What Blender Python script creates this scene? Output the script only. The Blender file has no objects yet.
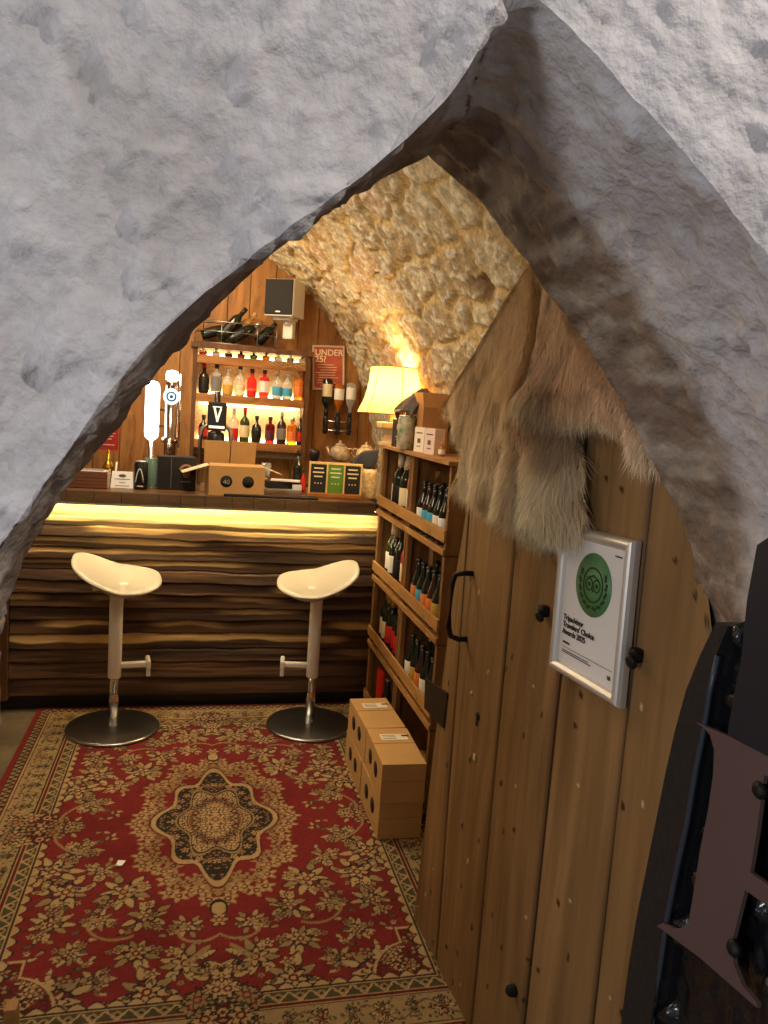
import bpy, bmesh, math, random
import numpy as np
from mathutils import Vector, Matrix
random.seed(7); rng = np.random.default_rng(7)
S = bpy.context.scene; C = S.collection
PI = math.pi

# ------------------------------------------------------------------ camera, light, exposure
FPX, CX, CY, CAM_H = 778.0, 384.0, 512.0, 1.62
v1 = np.array([199-CX, CY-398, -FPX]); v2 = np.array([3600-CX, CY-644, -FPX])
Yc = v1/np.linalg.norm(v1); Xc = v2-v2.dot(Yc)*Yc; Xc /= np.linalg.norm(Xc); Zc = np.cross(Xc, Yc)
RM = np.array([Xc, Yc, Zc])
cam = bpy.data.objects.new('camera', bpy.data.cameras.new('camera')); C.objects.link(cam)
cam.matrix_world = Matrix.Translation((0, 0, CAM_H)) @ Matrix([list(r) for r in RM]).to_4x4()
cam.data.sensor_fit = 'VERTICAL'; cam.data.sensor_height = 24; cam.data.lens = 24*FPX/1024
cam.data.clip_start = 0.02
S.camera = cam

w = bpy.data.worlds.new('World'); S.world = w; w.use_nodes = True
w.node_tree.nodes['Background'].inputs[0].default_value = (0.95, 0.93, 1.0, 1)
w.node_tree.nodes['Background'].inputs[1].default_value = 0.30

def light(name, kind, loc, energy, color, size=0.2, target=None, sizey=None, spot=None, blend=0.5):
    d = bpy.data.lights.new(name, kind); d.energy = energy; d.color = color
    if kind == 'AREA':
        d.size = size
        if sizey: d.shape = 'RECTANGLE'; d.size_y = sizey
    else: d.shadow_soft_size = size
    if kind == 'SPOT': d.spot_size = spot; d.spot_blend = blend
    o = bpy.data.objects.new(name, d); C.objects.link(o); o.location = loc
    if target is not None:
        o.rotation_euler = (Vector(target)-Vector(loc)).to_track_quat('-Z', 'Y').to_euler()
    return o
WARM = (1.0, 0.66, 0.32)
light('cool_left_fill', 'AREA', (-2.0, -0.35, 1.45), 19, (0.93, 0.94, 1.0), 0.5, (0.3, 0.8, 1.8))  # added unseen fill, grazes the plaster and lights the soffit; no window known
light('right_wall_fill', 'SPOT', (0.95, -0.10, 2.75), 52, (1.0, 0.92, 0.84), 0.04, (0.50, 0.7, 2.1), spot=1.6, blend=0.8)  # added unseen spot to brighten the right wall face; no ceiling lamp known
light('bar_ceiling_lamp', 'AREA', (-0.2, 3.3, 2.62), 20, (1.0, 0.80, 0.55), 0.45, (0.1, 3.75, 0.3))
light('vault_ceiling_lamp', 'AREA', (-1.1, 2.3, 2.2), 6, (1.0, 0.80, 0.56), 0.5, (0.8, 2.4, 1.3))
light('back_wall_fill', 'AREA', (-0.3, 4.3, 2.55), 17, (1.0, 0.76, 0.45), 0.4, (0.3, 5.2, 1.6))  # added unseen area light that brightens the plank wall and shelf
light('vault_fill', 'POINT', (0.1, 2.7, 1.75), 6.5, (1.0, 0.84, 0.58), 0.15)  # added bare point light in mid-room to brighten the vault; no fixture

vs = S.view_settings; vs.view_transform = 'Standard'; vs.look = 'None'; vs.exposure = 0.0; vs.gamma = 1.0
vs.use_curve_mapping = False

# ------------------------------------------------------------------ helpers
def ray(x, y): return RM @ np.array([x-CX, CY-y, -FPX])
def at(x, y, ax, v):
    d = ray(x, y); o = np.array([0, 0, CAM_H]); t = (v-o[ax])/d[ax]; return Vector(o+t*d)
def atpl(x, y, p0, n):
    d = ray(x, y); o = np.array([0, 0, CAM_H]); t = np.dot(np.array(p0)-o, n)/np.dot(d, n); return Vector(o+t*d)

class MB:
    def __init__(s): s.bm = bmesh.new()
    def add(s, verts, faces, smooth=False, mi=0):
        vs_ = [s.bm.verts.new(v) for v in verts]
        for f in faces:
            try:
                g = s.bm.faces.new([vs_[i] for i in f]); g.smooth = smooth; g.material_index = mi
            except ValueError: pass
        return s
    def box(s, c, d, rz=0, rot=None, bev=0.0, mi=0):
        b = bmesh.new(); bmesh.ops.create_cube(b, size=1)
        for v in b.verts: v.co = Vector((v.co.x*d[0], v.co.y*d[1], v.co.z*d[2]))
        if bev > 0: bmesh.ops.bevel(b, geom=b.edges[:], offset=min(bev, min(d)*0.45), segments=2, affect='EDGES', profile=0.6)
        m = rot if rot is not None else Matrix.Rotation(rz, 3, 'Z')
        vl = [m @ v.co + Vector(c) for v in b.verts]
        b.verts.index_update(); fl = [[v.index for v in f.verts] for f in b.faces]; b.free()
        return s.add(vl, fl, False, mi)
    def lathe(s, prof, c=(0, 0, 0), n=24, smooth=True, axis=None, mi=0, sx=1, sy=1, caps=True):
        vl = []; fl = []; m = axis.to_track_quat('Z', 'Y').to_matrix() if axis is not None else Matrix.Identity(3)
        for r, z in prof:
            for k in range(n):
                a = 2*PI*k/n; vl.append(m @ Vector((r*math.cos(a)*sx, r*math.sin(a)*sy, z)) + Vector(c))
        for i in range(len(prof)-1):
            for k in range(n):
                fl.append([i*n+k, i*n+(k+1) % n, (i+1)*n+(k+1) % n, (i+1)*n+k])
        if caps:
            fl.append(list(range(n))[::-1]); fl.append([(len(prof)-1)*n+k for k in range(n)])
        return s.add(vl, fl, smooth, mi)
    def cyl(s, a, b, r1, r2=None, n=16, smooth=True, mi=0):
        a = Vector(a); b = Vector(b); r2 = r1 if r2 is None else r2
        return s.lathe([(r1, 0), (r2, (b-a).length)], a, n, smooth, (b-a).normalized(), mi)
    def tube(s, pts, r, n=10, mi=0):
        pts = [Vector(p) for p in pts]; vl = []; fl = []
        for i, p in enumerate(pts):
            t = (pts[min(i+1, len(pts)-1)]-pts[max(i-1, 0)]).normalized()
            m = t.to_track_quat('Z', 'Y').to_matrix(); rr = r[i] if isinstance(r, (list, tuple)) else r
            for k in range(n):
                a = 2*PI*k/n; vl.append(m @ Vector((rr*math.cos(a), rr*math.sin(a), 0))+p)
        for i in range(len(pts)-1):
            for k in range(n): fl.append([i*n+k, i*n+(k+1) % n, (i+1)*n+(k+1) % n, (i+1)*n+k])
        fl.append(list(range(n))[::-1]); fl.append([(len(pts)-1)*n+k for k in range(n)])
        return s.add(vl, fl, True, mi)
    def prism(s, poly, ext, mi=0):
        poly = [Vector(p) for p in poly]; e = Vector(ext); n = len(poly)
        fl = [list(range(n))[::-1], list(range(n, 2*n))]
        for k in range(n): fl.append([k, (k+1) % n, n+(k+1) % n, n+k])
        return s.add(poly+[p+e for p in poly], fl, False, mi)
    def mesh(s, name):
        bmesh.ops.recalc_face_normals(s.bm, faces=s.bm.faces[:])
        me = bpy.data.meshes.new(name); s.bm.to_mesh(me); s.bm.free(); return me
    def build(s, name, mat, parent=None, bevel=0.0, loc=None):
        o = bpy.data.objects.new(name, s.mesh(name)); C.objects.link(o)
        for m in (mat if isinstance(mat, (list, tuple)) else [mat]): o.data.materials.append(m)
        if parent: o.parent = parent
        if loc is not None: o.location = loc
        if bevel:
            b = o.modifiers.new('bevel', 'BEVEL'); b.width = bevel; b.segments = 2; b.limit_method = 'ANGLE'
        return o

def tag(o, label=None, cat=None, group=None, kind=None):
    if label: o['label'] = label
    if cat: o['category'] = cat
    if group: o['group'] = group
    if kind: o['kind'] = kind
    return o
def thing(name, loc, label, cat, group=None, rz=0):
    o = bpy.data.objects.new(name, None); C.objects.link(o); o.location = loc; o.rotation_euler = (0, 0, rz)
    o.empty_display_size = 0.05
    return tag(o, label, cat, group)
def text(name, body, mat, parent, origin, right, up, size, bold=0.0, ext=0.0004):
    """flat raised lettering; origin/right/up in the parent's frame"""
    cu = bpy.data.curves.new(name, 'FONT'); cu.body = body; cu.size = size; cu.extrude = ext; cu.offset = bold
    t = bpy.data.objects.new('tmp', cu); C.objects.link(t)
    dg = bpy.context.evaluated_depsgraph_get(); me = bpy.data.meshes.new_from_object(t.evaluated_get(dg))
    bpy.data.objects.remove(t); me.materials.clear(); me.materials.append(mat)
    r = Vector(right).normalized(); u = Vector(up).normalized(); n = r.cross(u)
    M = Matrix((r, u, n)).transposed().to_4x4(); M.translation = Vector(origin); me.transform(M)
    o = bpy.data.objects.new(name, me); C.objects.link(o); o.parent = parent; return o
def grid_obj(name, P, mat, parent=None, col=None, smooth=True, closed=False):
    """P: (ny,nx,3) array -> mesh grid with optional colour attribute"""
    ny, nx, _ = P.shape; me = bpy.data.meshes.new(name)
    idx = np.arange(ny*nx).reshape(ny, nx)
    q = np.stack([idx[:-1, :-1], idx[:-1, 1:], idx[1:, 1:], idx[1:, :-1]], -1).reshape(-1, 4)
    me.vertices.add(ny*nx); me.vertices.foreach_set('co', P.reshape(-1).astype(np.float32))
    me.loops.add(q.size); me.loops.foreach_set('vertex_index', q.reshape(-1).astype(np.int32))
    me.polygons.add(len(q)); me.polygons.foreach_set('loop_start', (np.arange(len(q))*4).astype(np.int32))
    me.polygons.foreach_set('use_smooth', np.full(len(q), smooth))
    me.update(calc_edges=True); me.validate()
    if col is not None:
        a = me.color_attributes.new('tint', 'FLOAT_COLOR', 'POINT')
        cc = np.ones((ny*nx, 4), np.float32); cc[:, :3] = col.reshape(-1, 3); a.data.foreach_set('color', cc.reshape(-1))
    o = bpy.data.objects.new(name, me); C.objects.link(o); me.materials.append(mat)
    if parent: o.parent = parent
    return o

# numpy noise
def _hash(ix, iy, iz, seed):
    h = (ix.astype(np.int64)*374761393 + iy.astype(np.int64)*668265263 + iz.astype(np.int64)*2147483647 + seed*974634777) & 0xffffffff
    h = ((h ^ (h >> 13))*1274126177) & 0xffffffff
    return ((h ^ (h >> 16)) & 0xffff)/65535.0
def vnoise(x, y, z=0.0, seed=0):
    x, y, z = np.broadcast_arrays(np.asarray(x, float), np.asarray(y, float), np.asarray(z, float))
    ix, iy, iz = np.floor(x), np.floor(y), np.floor(z)
    fx, fy, fz = x-ix, y-iy, z-iz
    fx, fy, fz = [f*f*(3-2*f) for f in (fx, fy, fz)]
    r = 0
    for a in (0, 1):
        for b in (0, 1):
            for c in (0, 1):
                wgt = (fx if a else 1-fx)*(fy if b else 1-fy)*(fz if c else 1-fz)
                r = r + wgt*_hash(ix+a, iy+b, iz+c, seed)
    return r*2-1
def fbm(x, y, z=0.0, oct=4, seed=0):
    r = 0; a = 1.0; t = 0
    for k in range(oct):
        f = 2.03**k; r = r + a*vnoise(x*f, y*f, np.asarray(z)*f, seed+k*17); t += a; a *= 0.5
    return r/t
def voro(x, y, seed=0, jit=0.8):
    """returns (F1, F2-F1, cell id hash)"""
    ix, iy = np.floor(x), np.floor(y); d1 = np.full(x.shape, 9.0); d2 = d1.copy(); cid = np.zeros(x.shape)
    z0 = np.zeros(x.shape)
    for a in (-1, 0, 1):
        for b in (-1, 0, 1):
            px = ix+a+0.5+jit*(_hash(ix+a, iy+b, z0, seed)-0.5); py = iy+b+0.5+jit*(_hash(ix+a, iy+b, z0, seed+5)-0.5)
            d = np.hypot(px-x, py-y); h = _hash(ix+a, iy+b, z0, seed+11)
            cl = d < d1; d2 = np.where(cl, d1, np.minimum(d2, d)); cid = np.where(cl, h, cid); d1 = np.where(cl, d, d1)
    return d1, d2-d1, cid
def mixc(a, b, t): t = np.clip(t, 0, 1)[..., None]; return np.asarray(a)*(1-t)+np.asarray(b)*t
def sst(e0, e1, x): t = np.clip((x-e0)/(e1-e0), 0, 1); return t*t*(3-2*t)

# ------------------------------------------------------------------ materials
def lin(r, g, b): return tuple(((c/255)/12.92 if c/255 < 0.04045 else ((c/255+0.055)/1.055)**2.4) for c in (r, g, b))
def mat(name, col=(0.5, 0.5, 0.5), rough=0.5, metal=0.0, emit=None, es=0.0, trans=0.0, bump=0.0, bscale=60.0,
        var=0.0, vscale=8.0, spec=0.5, coat=0.0, attr=None, stretch=(1, 1, 1), col2=None, sss=0.0, ior=1.45):
    m = bpy.data.materials.new(name); m.use_nodes = True; nt = m.node_tree; N = nt.nodes; L = nt.links
    p = N['Principled BSDF']
    p.inputs['Base Color'].default_value = (*col, 1); p.inputs['Roughness'].default_value = rough
    p.inputs['Metallic'].default_value = metal; p.inputs['Transmission Weight'].default_value = trans
    p.inputs['Specular IOR Level'].default_value = spec; p.inputs['Coat Weight'].default_value = coat
    p.inputs['IOR'].default_value = ior
    if emit: p.inputs['Emission Color'].default_value = (*emit, 1); p.inputs['Emission Strength'].default_value = es
    tc = N.new('ShaderNodeTexCoord'); mp = N.new('ShaderNodeMapping'); mp.inputs['Scale'].default_value = stretch
    L.new(tc.outputs['Object'], mp.inputs['Vector'])
    src = None
    if attr:
        an = N.new('ShaderNodeAttribute'); an.attribute_name = attr; src = an.outputs['Color']; L.new(src, p.inputs['Base Color'])
    if var > 0 or col2 is not None:
        nz = N.new('ShaderNodeTexNoise'); nz.inputs['Scale'].default_value = vscale; nz.inputs['Detail'].default_value = 6
        nz.inputs['Roughness'].default_value = 0.6
        L.new(mp.outputs[0], nz.inputs['Vector'])
        rp = N.new('ShaderNodeMapRange'); rp.inputs[1].default_value = 0.32; rp.inputs[2].default_value = 0.68
        L.new(nz.outputs['Fac'], rp.inputs[0])
        mx = N.new('ShaderNodeMix'); mx.data_type = 'RGBA'
        c2 = col2 if col2 is not None else tuple(c*(1-var) for c in col)
        if attr:
            mx.blend_type = 'MULTIPLY'; mx.inputs[0].default_value = 1.0; L.new(src, mx.inputs[6])
            rp.inputs[3].default_value = 1-var; rp.inputs[4].default_value = 1+var*0.4
            L.new(rp.outputs[0], mx.inputs[7])
        else:
            mx.inputs[6].default_value = (*c2, 1); mx.inputs[7].default_value = (*col, 1); L.new(rp.outputs[0], mx.inputs[0])
        L.new(mx.outputs[2], p.inputs['Base Color'])
    if bump > 0:
        bz = N.new('ShaderNodeTexNoise'); bz.inputs['Scale'].default_value = bscale; bz.inputs['Detail'].default_value = 5
        L.new(mp.outputs[0], bz.inputs['Vector'])
        bm = N.new('ShaderNodeBump'); bm.inputs['Strength'].default_value = bump; bm.inputs['Distance'].default_value = 0.01
        L.new(bz.outputs['Fac'], bm.inputs['Height']); L.new(bm.outputs[0], p.inputs['Normal'])
    return m
def wood(name, c1, c2, axis='Z', scale=14.0, rough=0.55, bump=0.25, knots=True, spec=0.4):
    """long-grain timber: stretched noise for grain plus knots"""
    m = bpy.data.materials.new(name); m.use_nodes = True; nt = m.node_tree; N = nt.nodes; L = nt.links
    p = N['Principled BSDF']; p.inputs['Roughness'].default_value = rough; p.inputs['Specular IOR Level'].default_value = spec
    tc = N.new('ShaderNodeTexCoord'); mp = N.new('ShaderNodeMapping')
    mp.inputs['Scale'].default_value = {'X': (0.06, 1, 1), 'Y': (1, 0.06, 1), 'Z': (1, 1, 0.06)}[axis]
    L.new(tc.outputs['Object'], mp.inputs['Vector'])
    n0 = N.new('ShaderNodeTexNoise'); n0.inputs['Scale'].default_value = 3.0; L.new(tc.outputs['Object'], n0.inputs['Vector'])
    ma = N.new('ShaderNodeVectorMath'); ma.operation = 'MULTIPLY_ADD'
    L.new(n0.outputs['Color'], ma.inputs[0]); ma.inputs[1].default_value = (0.12, 0.12, 0.12); L.new(mp.outputs[0], ma.inputs[2])
    n1 = N.new('ShaderNodeTexNoise'); n1.inputs['Scale'].default_value = scale; n1.inputs['Detail'].default_value = 8
    n1.inputs['Roughness'].default_value = 0.65; L.new(ma.outputs[0], n1.inputs['Vector'])
    r = N.new('ShaderNodeValToRGB'); r.color_ramp.elements[0].position = 0.33; r.color_ramp.elements[1].position = 0.66
    r.color_ramp.elements[0].color = (*c2, 1); r.color_ramp.elements[1].color = (*c1, 1)
    L.new(n1.outputs['Fac'], r.inputs[0]); out = r.outputs[0]
    if knots:
        vo = N.new('ShaderNodeTexVoronoi'); vo.inputs['Scale'].default_value = 7.0; L.new(ma.outputs[0], vo.inputs['Vector'])
        tcv = N.new('ShaderNodeMapping'); L.new(tc.outputs['Object'], tcv.inputs['Vector']); L.new(tcv.outputs[0], vo.inputs['Vector'])
        kr = N.new('ShaderNodeMapRange'); kr.inputs[1].default_value = 0.03; kr.inputs[2].default_value = 0.09
        kr.inputs[3].default_value = 0.45; kr.inputs[4].default_value = 1.0
        L.new(vo.outputs['Distance'], kr.inputs[0])
        mx = N.new('ShaderNodeMix'); mx.data_type = 'RGBA'; mx.blend_type = 'MULTIPLY'; mx.inputs[0].default_value = 1
        L.new(out, mx.inputs[6]); L.new(kr.outputs[0], mx.inputs[7]); out = mx.outputs[2]
    L.new(out, p.inputs['Base Color'])
    bm = N.new('ShaderNodeBump'); bm.inputs['Strength'].default_value = bump; bm.inputs['Distance'].default_value = 0.004
    L.new(n1.outputs['Fac'], bm.inputs['Height']); L.new(bm.outputs[0], p.inputs['Normal'])
    return m

M = {}
M['plaster'] = mat('lime_plaster', rough=0.75, attr='tint', var=0.18, vscale=35, bump=0.55, bscale=90)
M['vault'] = mat('rubble_stone', rough=0.9, attr='tint', var=0.4, vscale=45, bump=0.8, bscale=60)
M['floor'] = mat('flagstone', lin(120, 105, 80), 0.6, var=0.5, vscale=5, bump=0.3, bscale=25)
M['wall_wood'] = wood('back_wall_plank', lin(176, 122, 62), lin(118, 74, 32), 'Z', 22)
M['counter'] = wood('counter_top_timber', lin(135, 98, 60), lin(66, 44, 26), 'X', 10, 0.35)
M['edge'] = wood('counter_edge_timber', lin(120, 92, 60), lin(60, 42, 26), 'X', 12, 0.6)
M['cladding'] = mat('rough_sawn_waney_board', rough=0.7, attr='tint', var=0.5, vscale=14, bump=0.6, bscale=18, stretch=(0.08, 1, 1))
M['darkwood'] = wood('dark_post', lin(110, 70, 38), lin(60, 36, 18), 'Z', 14)
M['black'] = mat('black_satin', (0.012, 0.012, 0.013), 0.35)
M['blackmatt'] = mat('black_matt', (0.015, 0.014, 0.014), 0.8)
M['led'] = mat('led_strip_glow', (1, 1, 1), emit=(1.0, 0.78, 0.40), es=60)
M['led2'] = mat('shelf_light_glow', (1, 1, 1), emit=(1.0, 0.76, 0.42), es=22)
M['shelfback'] = mat('shelf_back_panel', lin(245, 220, 170), 0.7, var=0.4, vscale=60)
M['shelfwood'] = wood('shelf_plank', lin(190, 130, 70), lin(120, 76, 36), 'X', 14)
M['white_plastic'] = mat('white_plastic', lin(236, 230, 215), 0.3, coat=0.2)
M['chrome'] = mat('chrome', (0.75, 0.75, 0.75), 0.12, 1.0)
M['steel'] = mat('brushed_steel', (0.40, 0.40, 0.40), 0.3, 1.0, bump=0.05, bscale=200)
M['door'] = None
M['iron'] = mat('black_iron', (0.02, 0.018, 0.017), 0.5, 0.6, bump=0.4, bscale=60)
M['alu'] = mat('aluminium_profile', (0.74, 0.70, 0.62), 0.38, 0.55)
M['paper'] = mat('white_paper', lin(240, 238, 235), 0.4, coat=0.3)
M['green'] = mat('green_print', lin(92, 142, 88), 0.45)
M['dkgreen'] = mat('dark_green_print', lin(38, 66, 38), 0.45)
M['ink'] = mat('black_ink', (0.02, 0.02, 0.02), 0.5)
M['card'] = mat('cardboard', lin(202, 158, 98), 0.75, var=0.1, vscale=10)
M['cardhole'] = mat('dark_opening', (0.015, 0.012, 0.01), 0.8)
M['tape'] = mat('paper_label', lin(240, 228, 205), 0.5)
M['crate'] = wood('crate_pine', lin(188, 140, 80), lin(138, 94, 46), 'Y', 14)
M['crateend'] = wood('crate_side_pine', lin(150, 106, 58), lin(100, 66, 34), 'Z', 12)
M['glass_dark'] = mat('dark_bottle_glass', (0.008, 0.012, 0.008), 0.06, coat=0.5)
M['glass_brown'] = mat('brown_bottle_glass', (0.035, 0.014, 0.006), 0.06, coat=0.5)
def liquid(n, c, tr=0.75): return mat(n, c, 0.05, trans=tr, emit=None)
LQ = {'clear': liquid('clear_glass', (0.93, 0.93, 0.88)), 'red': liquid('red_spirit', lin(250, 60, 50), 0.4), 'pink': liquid('pink_spirit', lin(255, 110, 110), 0.5),
      'amber': liquid('amber_spirit', lin(235, 140, 40), 0.6), 'orange': liquid('orange_spirit', lin(255, 150, 60), 0.4), 'green': liquid('green_glass', lin(60, 80, 25), 0.5),
      'dark': M['glass_dark'], 'brown': M['glass_brown'], 'mahog': liquid('dark_red_spirit', lin(120, 30, 25), 0.5), 'blue': liquid('pale_blue_glass', lin(215, 235, 240), 0.6),
      'crimson': liquid('crimson_spirit', lin(215, 20, 50), 0.3)}
def plain(n, r, g, b, rough=0.5): return mat(n, lin(r, g, b), rough)
LB = {'white': plain('white_label', 240, 235, 225), 'cream': plain('cream_label', 232, 215, 170), 'red': plain('red_label', 190, 40, 30), 'black': plain('black_label', 22, 20, 20),
      'blue': plain('blue_label', 80, 170, 205), 'orange': plain('orange_label', 225, 130, 60), 'green': plain('green_label', 80, 130, 60), 'gold': plain('gold_label', 200, 160, 70),
      'grey': plain('grey_label', 120, 120, 120), 'purple': plain('plum_label', 90, 40, 60)}
CP = {'black': M['black'], 'white': plain('white_cap', 225, 215, 195), 'red': plain('red_cap', 180, 30, 25), 'gold': plain('gold_cap', 200, 150, 60, 0.3),
      'cork': plain('cork_cap', 190, 150, 100), 'silver': mat('silver_cap', (0.7, 0.7, 0.7), 0.3, 0.9), 'green': plain('green_cap', 40, 70, 40)}

# ------------------------------------------------------------------ setting: floor
fl = MB().box((0, 2.3, -0.05), (4.6, 7.0, 0.1)).build('floor', M['floor']); tag(fl, 'brown worn flagstone floor under the rug', kind='structure')

# vault: barrel along Y, centre (-0.35, 1.2), radius 1.545
YB = 5.2; Y3 = 1.13
VC, VR = np.array([-0.35, 1.2]), 1.545
na, nv = 560, 460
ang = np.linspace(-0.02, PI+0.02, na)[None, :].repeat(nv, 0); yy = np.linspace(Y3, YB+0.02, nv)[:, None].repeat(na, 1)
sa = ang*VR
wx = sa*5.4+0.35*fbm(sa*3, yy*3, 0, 3, 3); wy = yy*3.9+0.35*fbm(sa*3, yy*3, 5, 3, 4)
d1, dd, cid = voro(wx, wy, 2)
st = sst(0.06, 0.24, dd+0.10*fbm(sa*22, yy*22, 0, 3, 8))
rough_n = fbm(sa*16, yy*16, 0, 4, 21)
flake = sst(0.0, 0.30, fbm(sa*40, yy*30, 0, 4, 31))
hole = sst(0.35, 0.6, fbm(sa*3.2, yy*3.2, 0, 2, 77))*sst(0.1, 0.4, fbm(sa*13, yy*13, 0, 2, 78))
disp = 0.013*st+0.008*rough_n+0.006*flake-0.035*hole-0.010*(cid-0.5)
rr = VR-disp
P = np.stack([VC[0]+rr*np.cos(ang), yy, VC[1]+rr*np.sin(ang)], -1)
mortar = np.array(lin(206, 176, 122)); s1 = np.array(lin(216, 202, 170)); s2 = np.array(lin(176, 156, 124)); s3 = np.array(lin(196, 158, 130))
stone = mixc(s2, s1, sst(0.2, 0.7, cid)); stone = mixc(stone, s3, (cid > 0.86)*0.7)
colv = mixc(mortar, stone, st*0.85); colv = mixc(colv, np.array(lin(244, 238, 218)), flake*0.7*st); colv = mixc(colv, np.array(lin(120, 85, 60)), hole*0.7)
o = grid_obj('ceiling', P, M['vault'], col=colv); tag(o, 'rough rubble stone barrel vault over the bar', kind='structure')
for sx, nm in ((VC[0]-VR+0.02, 'wall_left'), (VC[0]+VR-0.02, 'wall_right')):
    yg = np.linspace(Y3, YB, 140)[:, None].repeat(50, 1); zg = np.linspace(0, 1.22, 50)[None, :].repeat(140, 0)
    d1, dd, cid = voro(yg*3.0, zg*4.6, 9); st = sst(0.05, 0.2, dd); sg = 1 if nm == 'wall_left' else -1
    Pw = np.stack([np.full_like(yg, sx)+sg*(0.012*st+0.01*fbm(yg*9, zg*9)), yg, zg], -1)
    o = grid_obj(nm, Pw, M['vault'], col=mixc(mortar, mixc(s2, s1, cid), st)); tag(o, 'rubble stone side wall', kind='structure')

# back wall of vertical planks
bw = MB(); x = -1.95; k = 0
while x < 1.25:
    wd = 0.13+0.05*random.random()
    bw.box((x+wd/2, YB+0.02+0.004*random.random(), 1.4), (wd-0.004, 0.02, 2.8), bev=0.003); x += wd
bw.box((-0.35, YB+0.05, 1.4), (3.3, 0.03, 2.8))
tag(bw.build('wall_back', M['wall_wood']), 'vertical brown timber plank wall behind the bar', kind='structure')

# ------------------------------------------------------------------ setting: near arch wall
FP0 = np.array([-0.2, 0.86, 0]); FD = np.array([0.7, -0.18, 0]); FD /= np.linalg.norm(FD); FN = np.array([FD[1], -FD[0], 0])
def facept(x, y): return np.array(atpl(x, y, FP0, FN))
E2L = [(-14, 575), (0, 548), (50, 478), (100, 405), (150, 343), (200, 296), (250, 258), (300, 223), (380, 162), (420, 125), (455, 88), (480, 50)]
E1R = [(500, 2), (520, -8), (545, 2), (600, 60), (680, 150), (740, 220), (768, 265)]
E3L = [(-8, 605), (0, 590), (50, 507), (100, 441), (150, 379), (200, 322), (272, 252), (350, 196), (430, 153)]
E3R = [(430, 153), (480, 200), (545, 285), (600, 362), (650, 455), (690, 540), (710, 632)]
E2R = [(466, 104), (495, 106), (560, 180), (640, 285), (700, 385), (750, 500)]
def resample(pts, n):
    p = np.array(pts, float); d = np.r_[0, np.cumsum(np.linalg.norm(np.diff(p, axis=0), axis=1))]
    t = np.linspace(0, d[-1], n); return np.stack([np.interp(t, d, p[:, k]) for k in range(p.shape[1])], -1)
def smoothc(p, it=6):
    p = p.copy()
    for _ in range(it): p[1:-1] = 0.25*p[:-2]+0.5*p[1:-1]+0.25*p[2:]
    return p
NL, NR = 330, 330
def faceY(xv): return 0.86-0.18/0.7*(xv+0.2)
def clampY(xv): return np.clip(faceY(np.asarray(xv)), 0.66, 0.95)
def prof(left, right, Yfun, lend, rend):
    L_ = np.array([Yfun(*p) for p in left]); R_ = np.array([Yfun(*p) for p in right])
    L_ = np.vstack([np.array(lend), L_]); R_ = np.vstack([R_, np.array(rend)])
    L2 = smoothc(resample(L_, NL), 10); R2 = smoothc(resample(R_, NR), 10)
    return np.vstack([L2, R2])
A = prof(E2L+[(500, 2)], E1R, facept, [(-0.235, 0.87, 0.0), (-0.235, 0.87, 1.2)], [(0.66, 0.66, 1.62), (0.73, 0.66, 1.45), (0.77, 0.66, 1.2), (0.78, 0.66, 0.0)])
C_ = prof(E3L, E3R, lambda x, y: np.array(at(x, y, 1, 1.10)), [(-0.25, 1.10, 0.0), (-0.25, 1.10, 1.2)], [(0.875, 1.10, 1.15), (0.88, 1.10, 0.0)])
mid = [((a[0]*0.55+b[0]*0.45), (a[1]*0.55+b[1]*0.45)) for a, b in zip(resample(E2L, 12), resample(E3L, 12))]
B_ = prof(mid[:-1]+[(466, 104)], E2R, lambda x, y: np.array(at(x, y, 1, 0.92)), [(-0.225, 0.95, 0.0), (-0.225, 0.95, 1.2)], [(0.80, 0.92, 1.2), (0.81, 0.92, 0.0)])
n_t = NL+NR
# big face: rows going outward from profile A
outer = []
cx0, cz0 = 0.25, 1.0
for p in A:
    d = np.array([p[0]-cx0, max(p[2]-cz0, 0.0)+1e-6]); d /= np.linalg.norm(d)
    t = 9
    if d[0] > 1e-6: t = min(t, (2.4-cx0)/d[0])
    if d[0] < -1e-6: t = min(t, (-2.4-cx0)/d[0])
    if d[1] > 1e-6: t = min(t, (3.3-cz0)/d[1])
    q = np.array([cx0+t*d[0], 0, cz0+t*d[1]])
    if p[2] < cz0: q[2] = p[2]
    q[1] = clampY(q[0]); outer.append(q)
outer = np.array(outer)
rows = []
NF = 330
tf = np.linspace(0, 1, NF)**1.7
for t in tf[::-1]: rows.append(A*(1-t)+outer*t)
for k in range(1, 45): t = k/45; rows.append(A*(1-t)+B_*t)
rows.append(B_)
for k in range(1, 40): t = k/40; rows.append(B_*(1-t)+C_*t)
rows.append(C_)
nfr = len(rows)
CO = C_.copy(); 
for k in (0.15, 0.5, 1.0):
    q = outer.copy(); q[:, 1] = 1.12; rows.append(C_*(1-k)+q*k+np.array([0, 0.01, 0]))
P = np.array(rows)
# set face Y
for i in range(NF): P[i, :, 1] = np.where(np.arange(n_t) >= 0, clampY(P[i, :, 0])*(1-0) , 0)
P[NF-1, :, 1] = A[:, 1]
bl = np.linspace(0, 1, 25)
for j, b in enumerate(bl):   # ease the face into the profile edge
    i = NF-1-j; P[i, :, 1] = P[i, :, 1]*b + A[:, 1]*(1-b)
gx = np.gradient(P, axis=0); gy = np.gradient(P, axis=1); nn = np.cross(gx, gy); nn /= np.linalg.norm(nn, axis=-1, keepdims=True)+1e-9
# point normals toward the viewer / opening
ref = np.array([0.25, -0.3, 1.3])-P; sgn = np.sign((nn*ref).sum(-1, keepdims=True)); nn = nn*sgn
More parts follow.
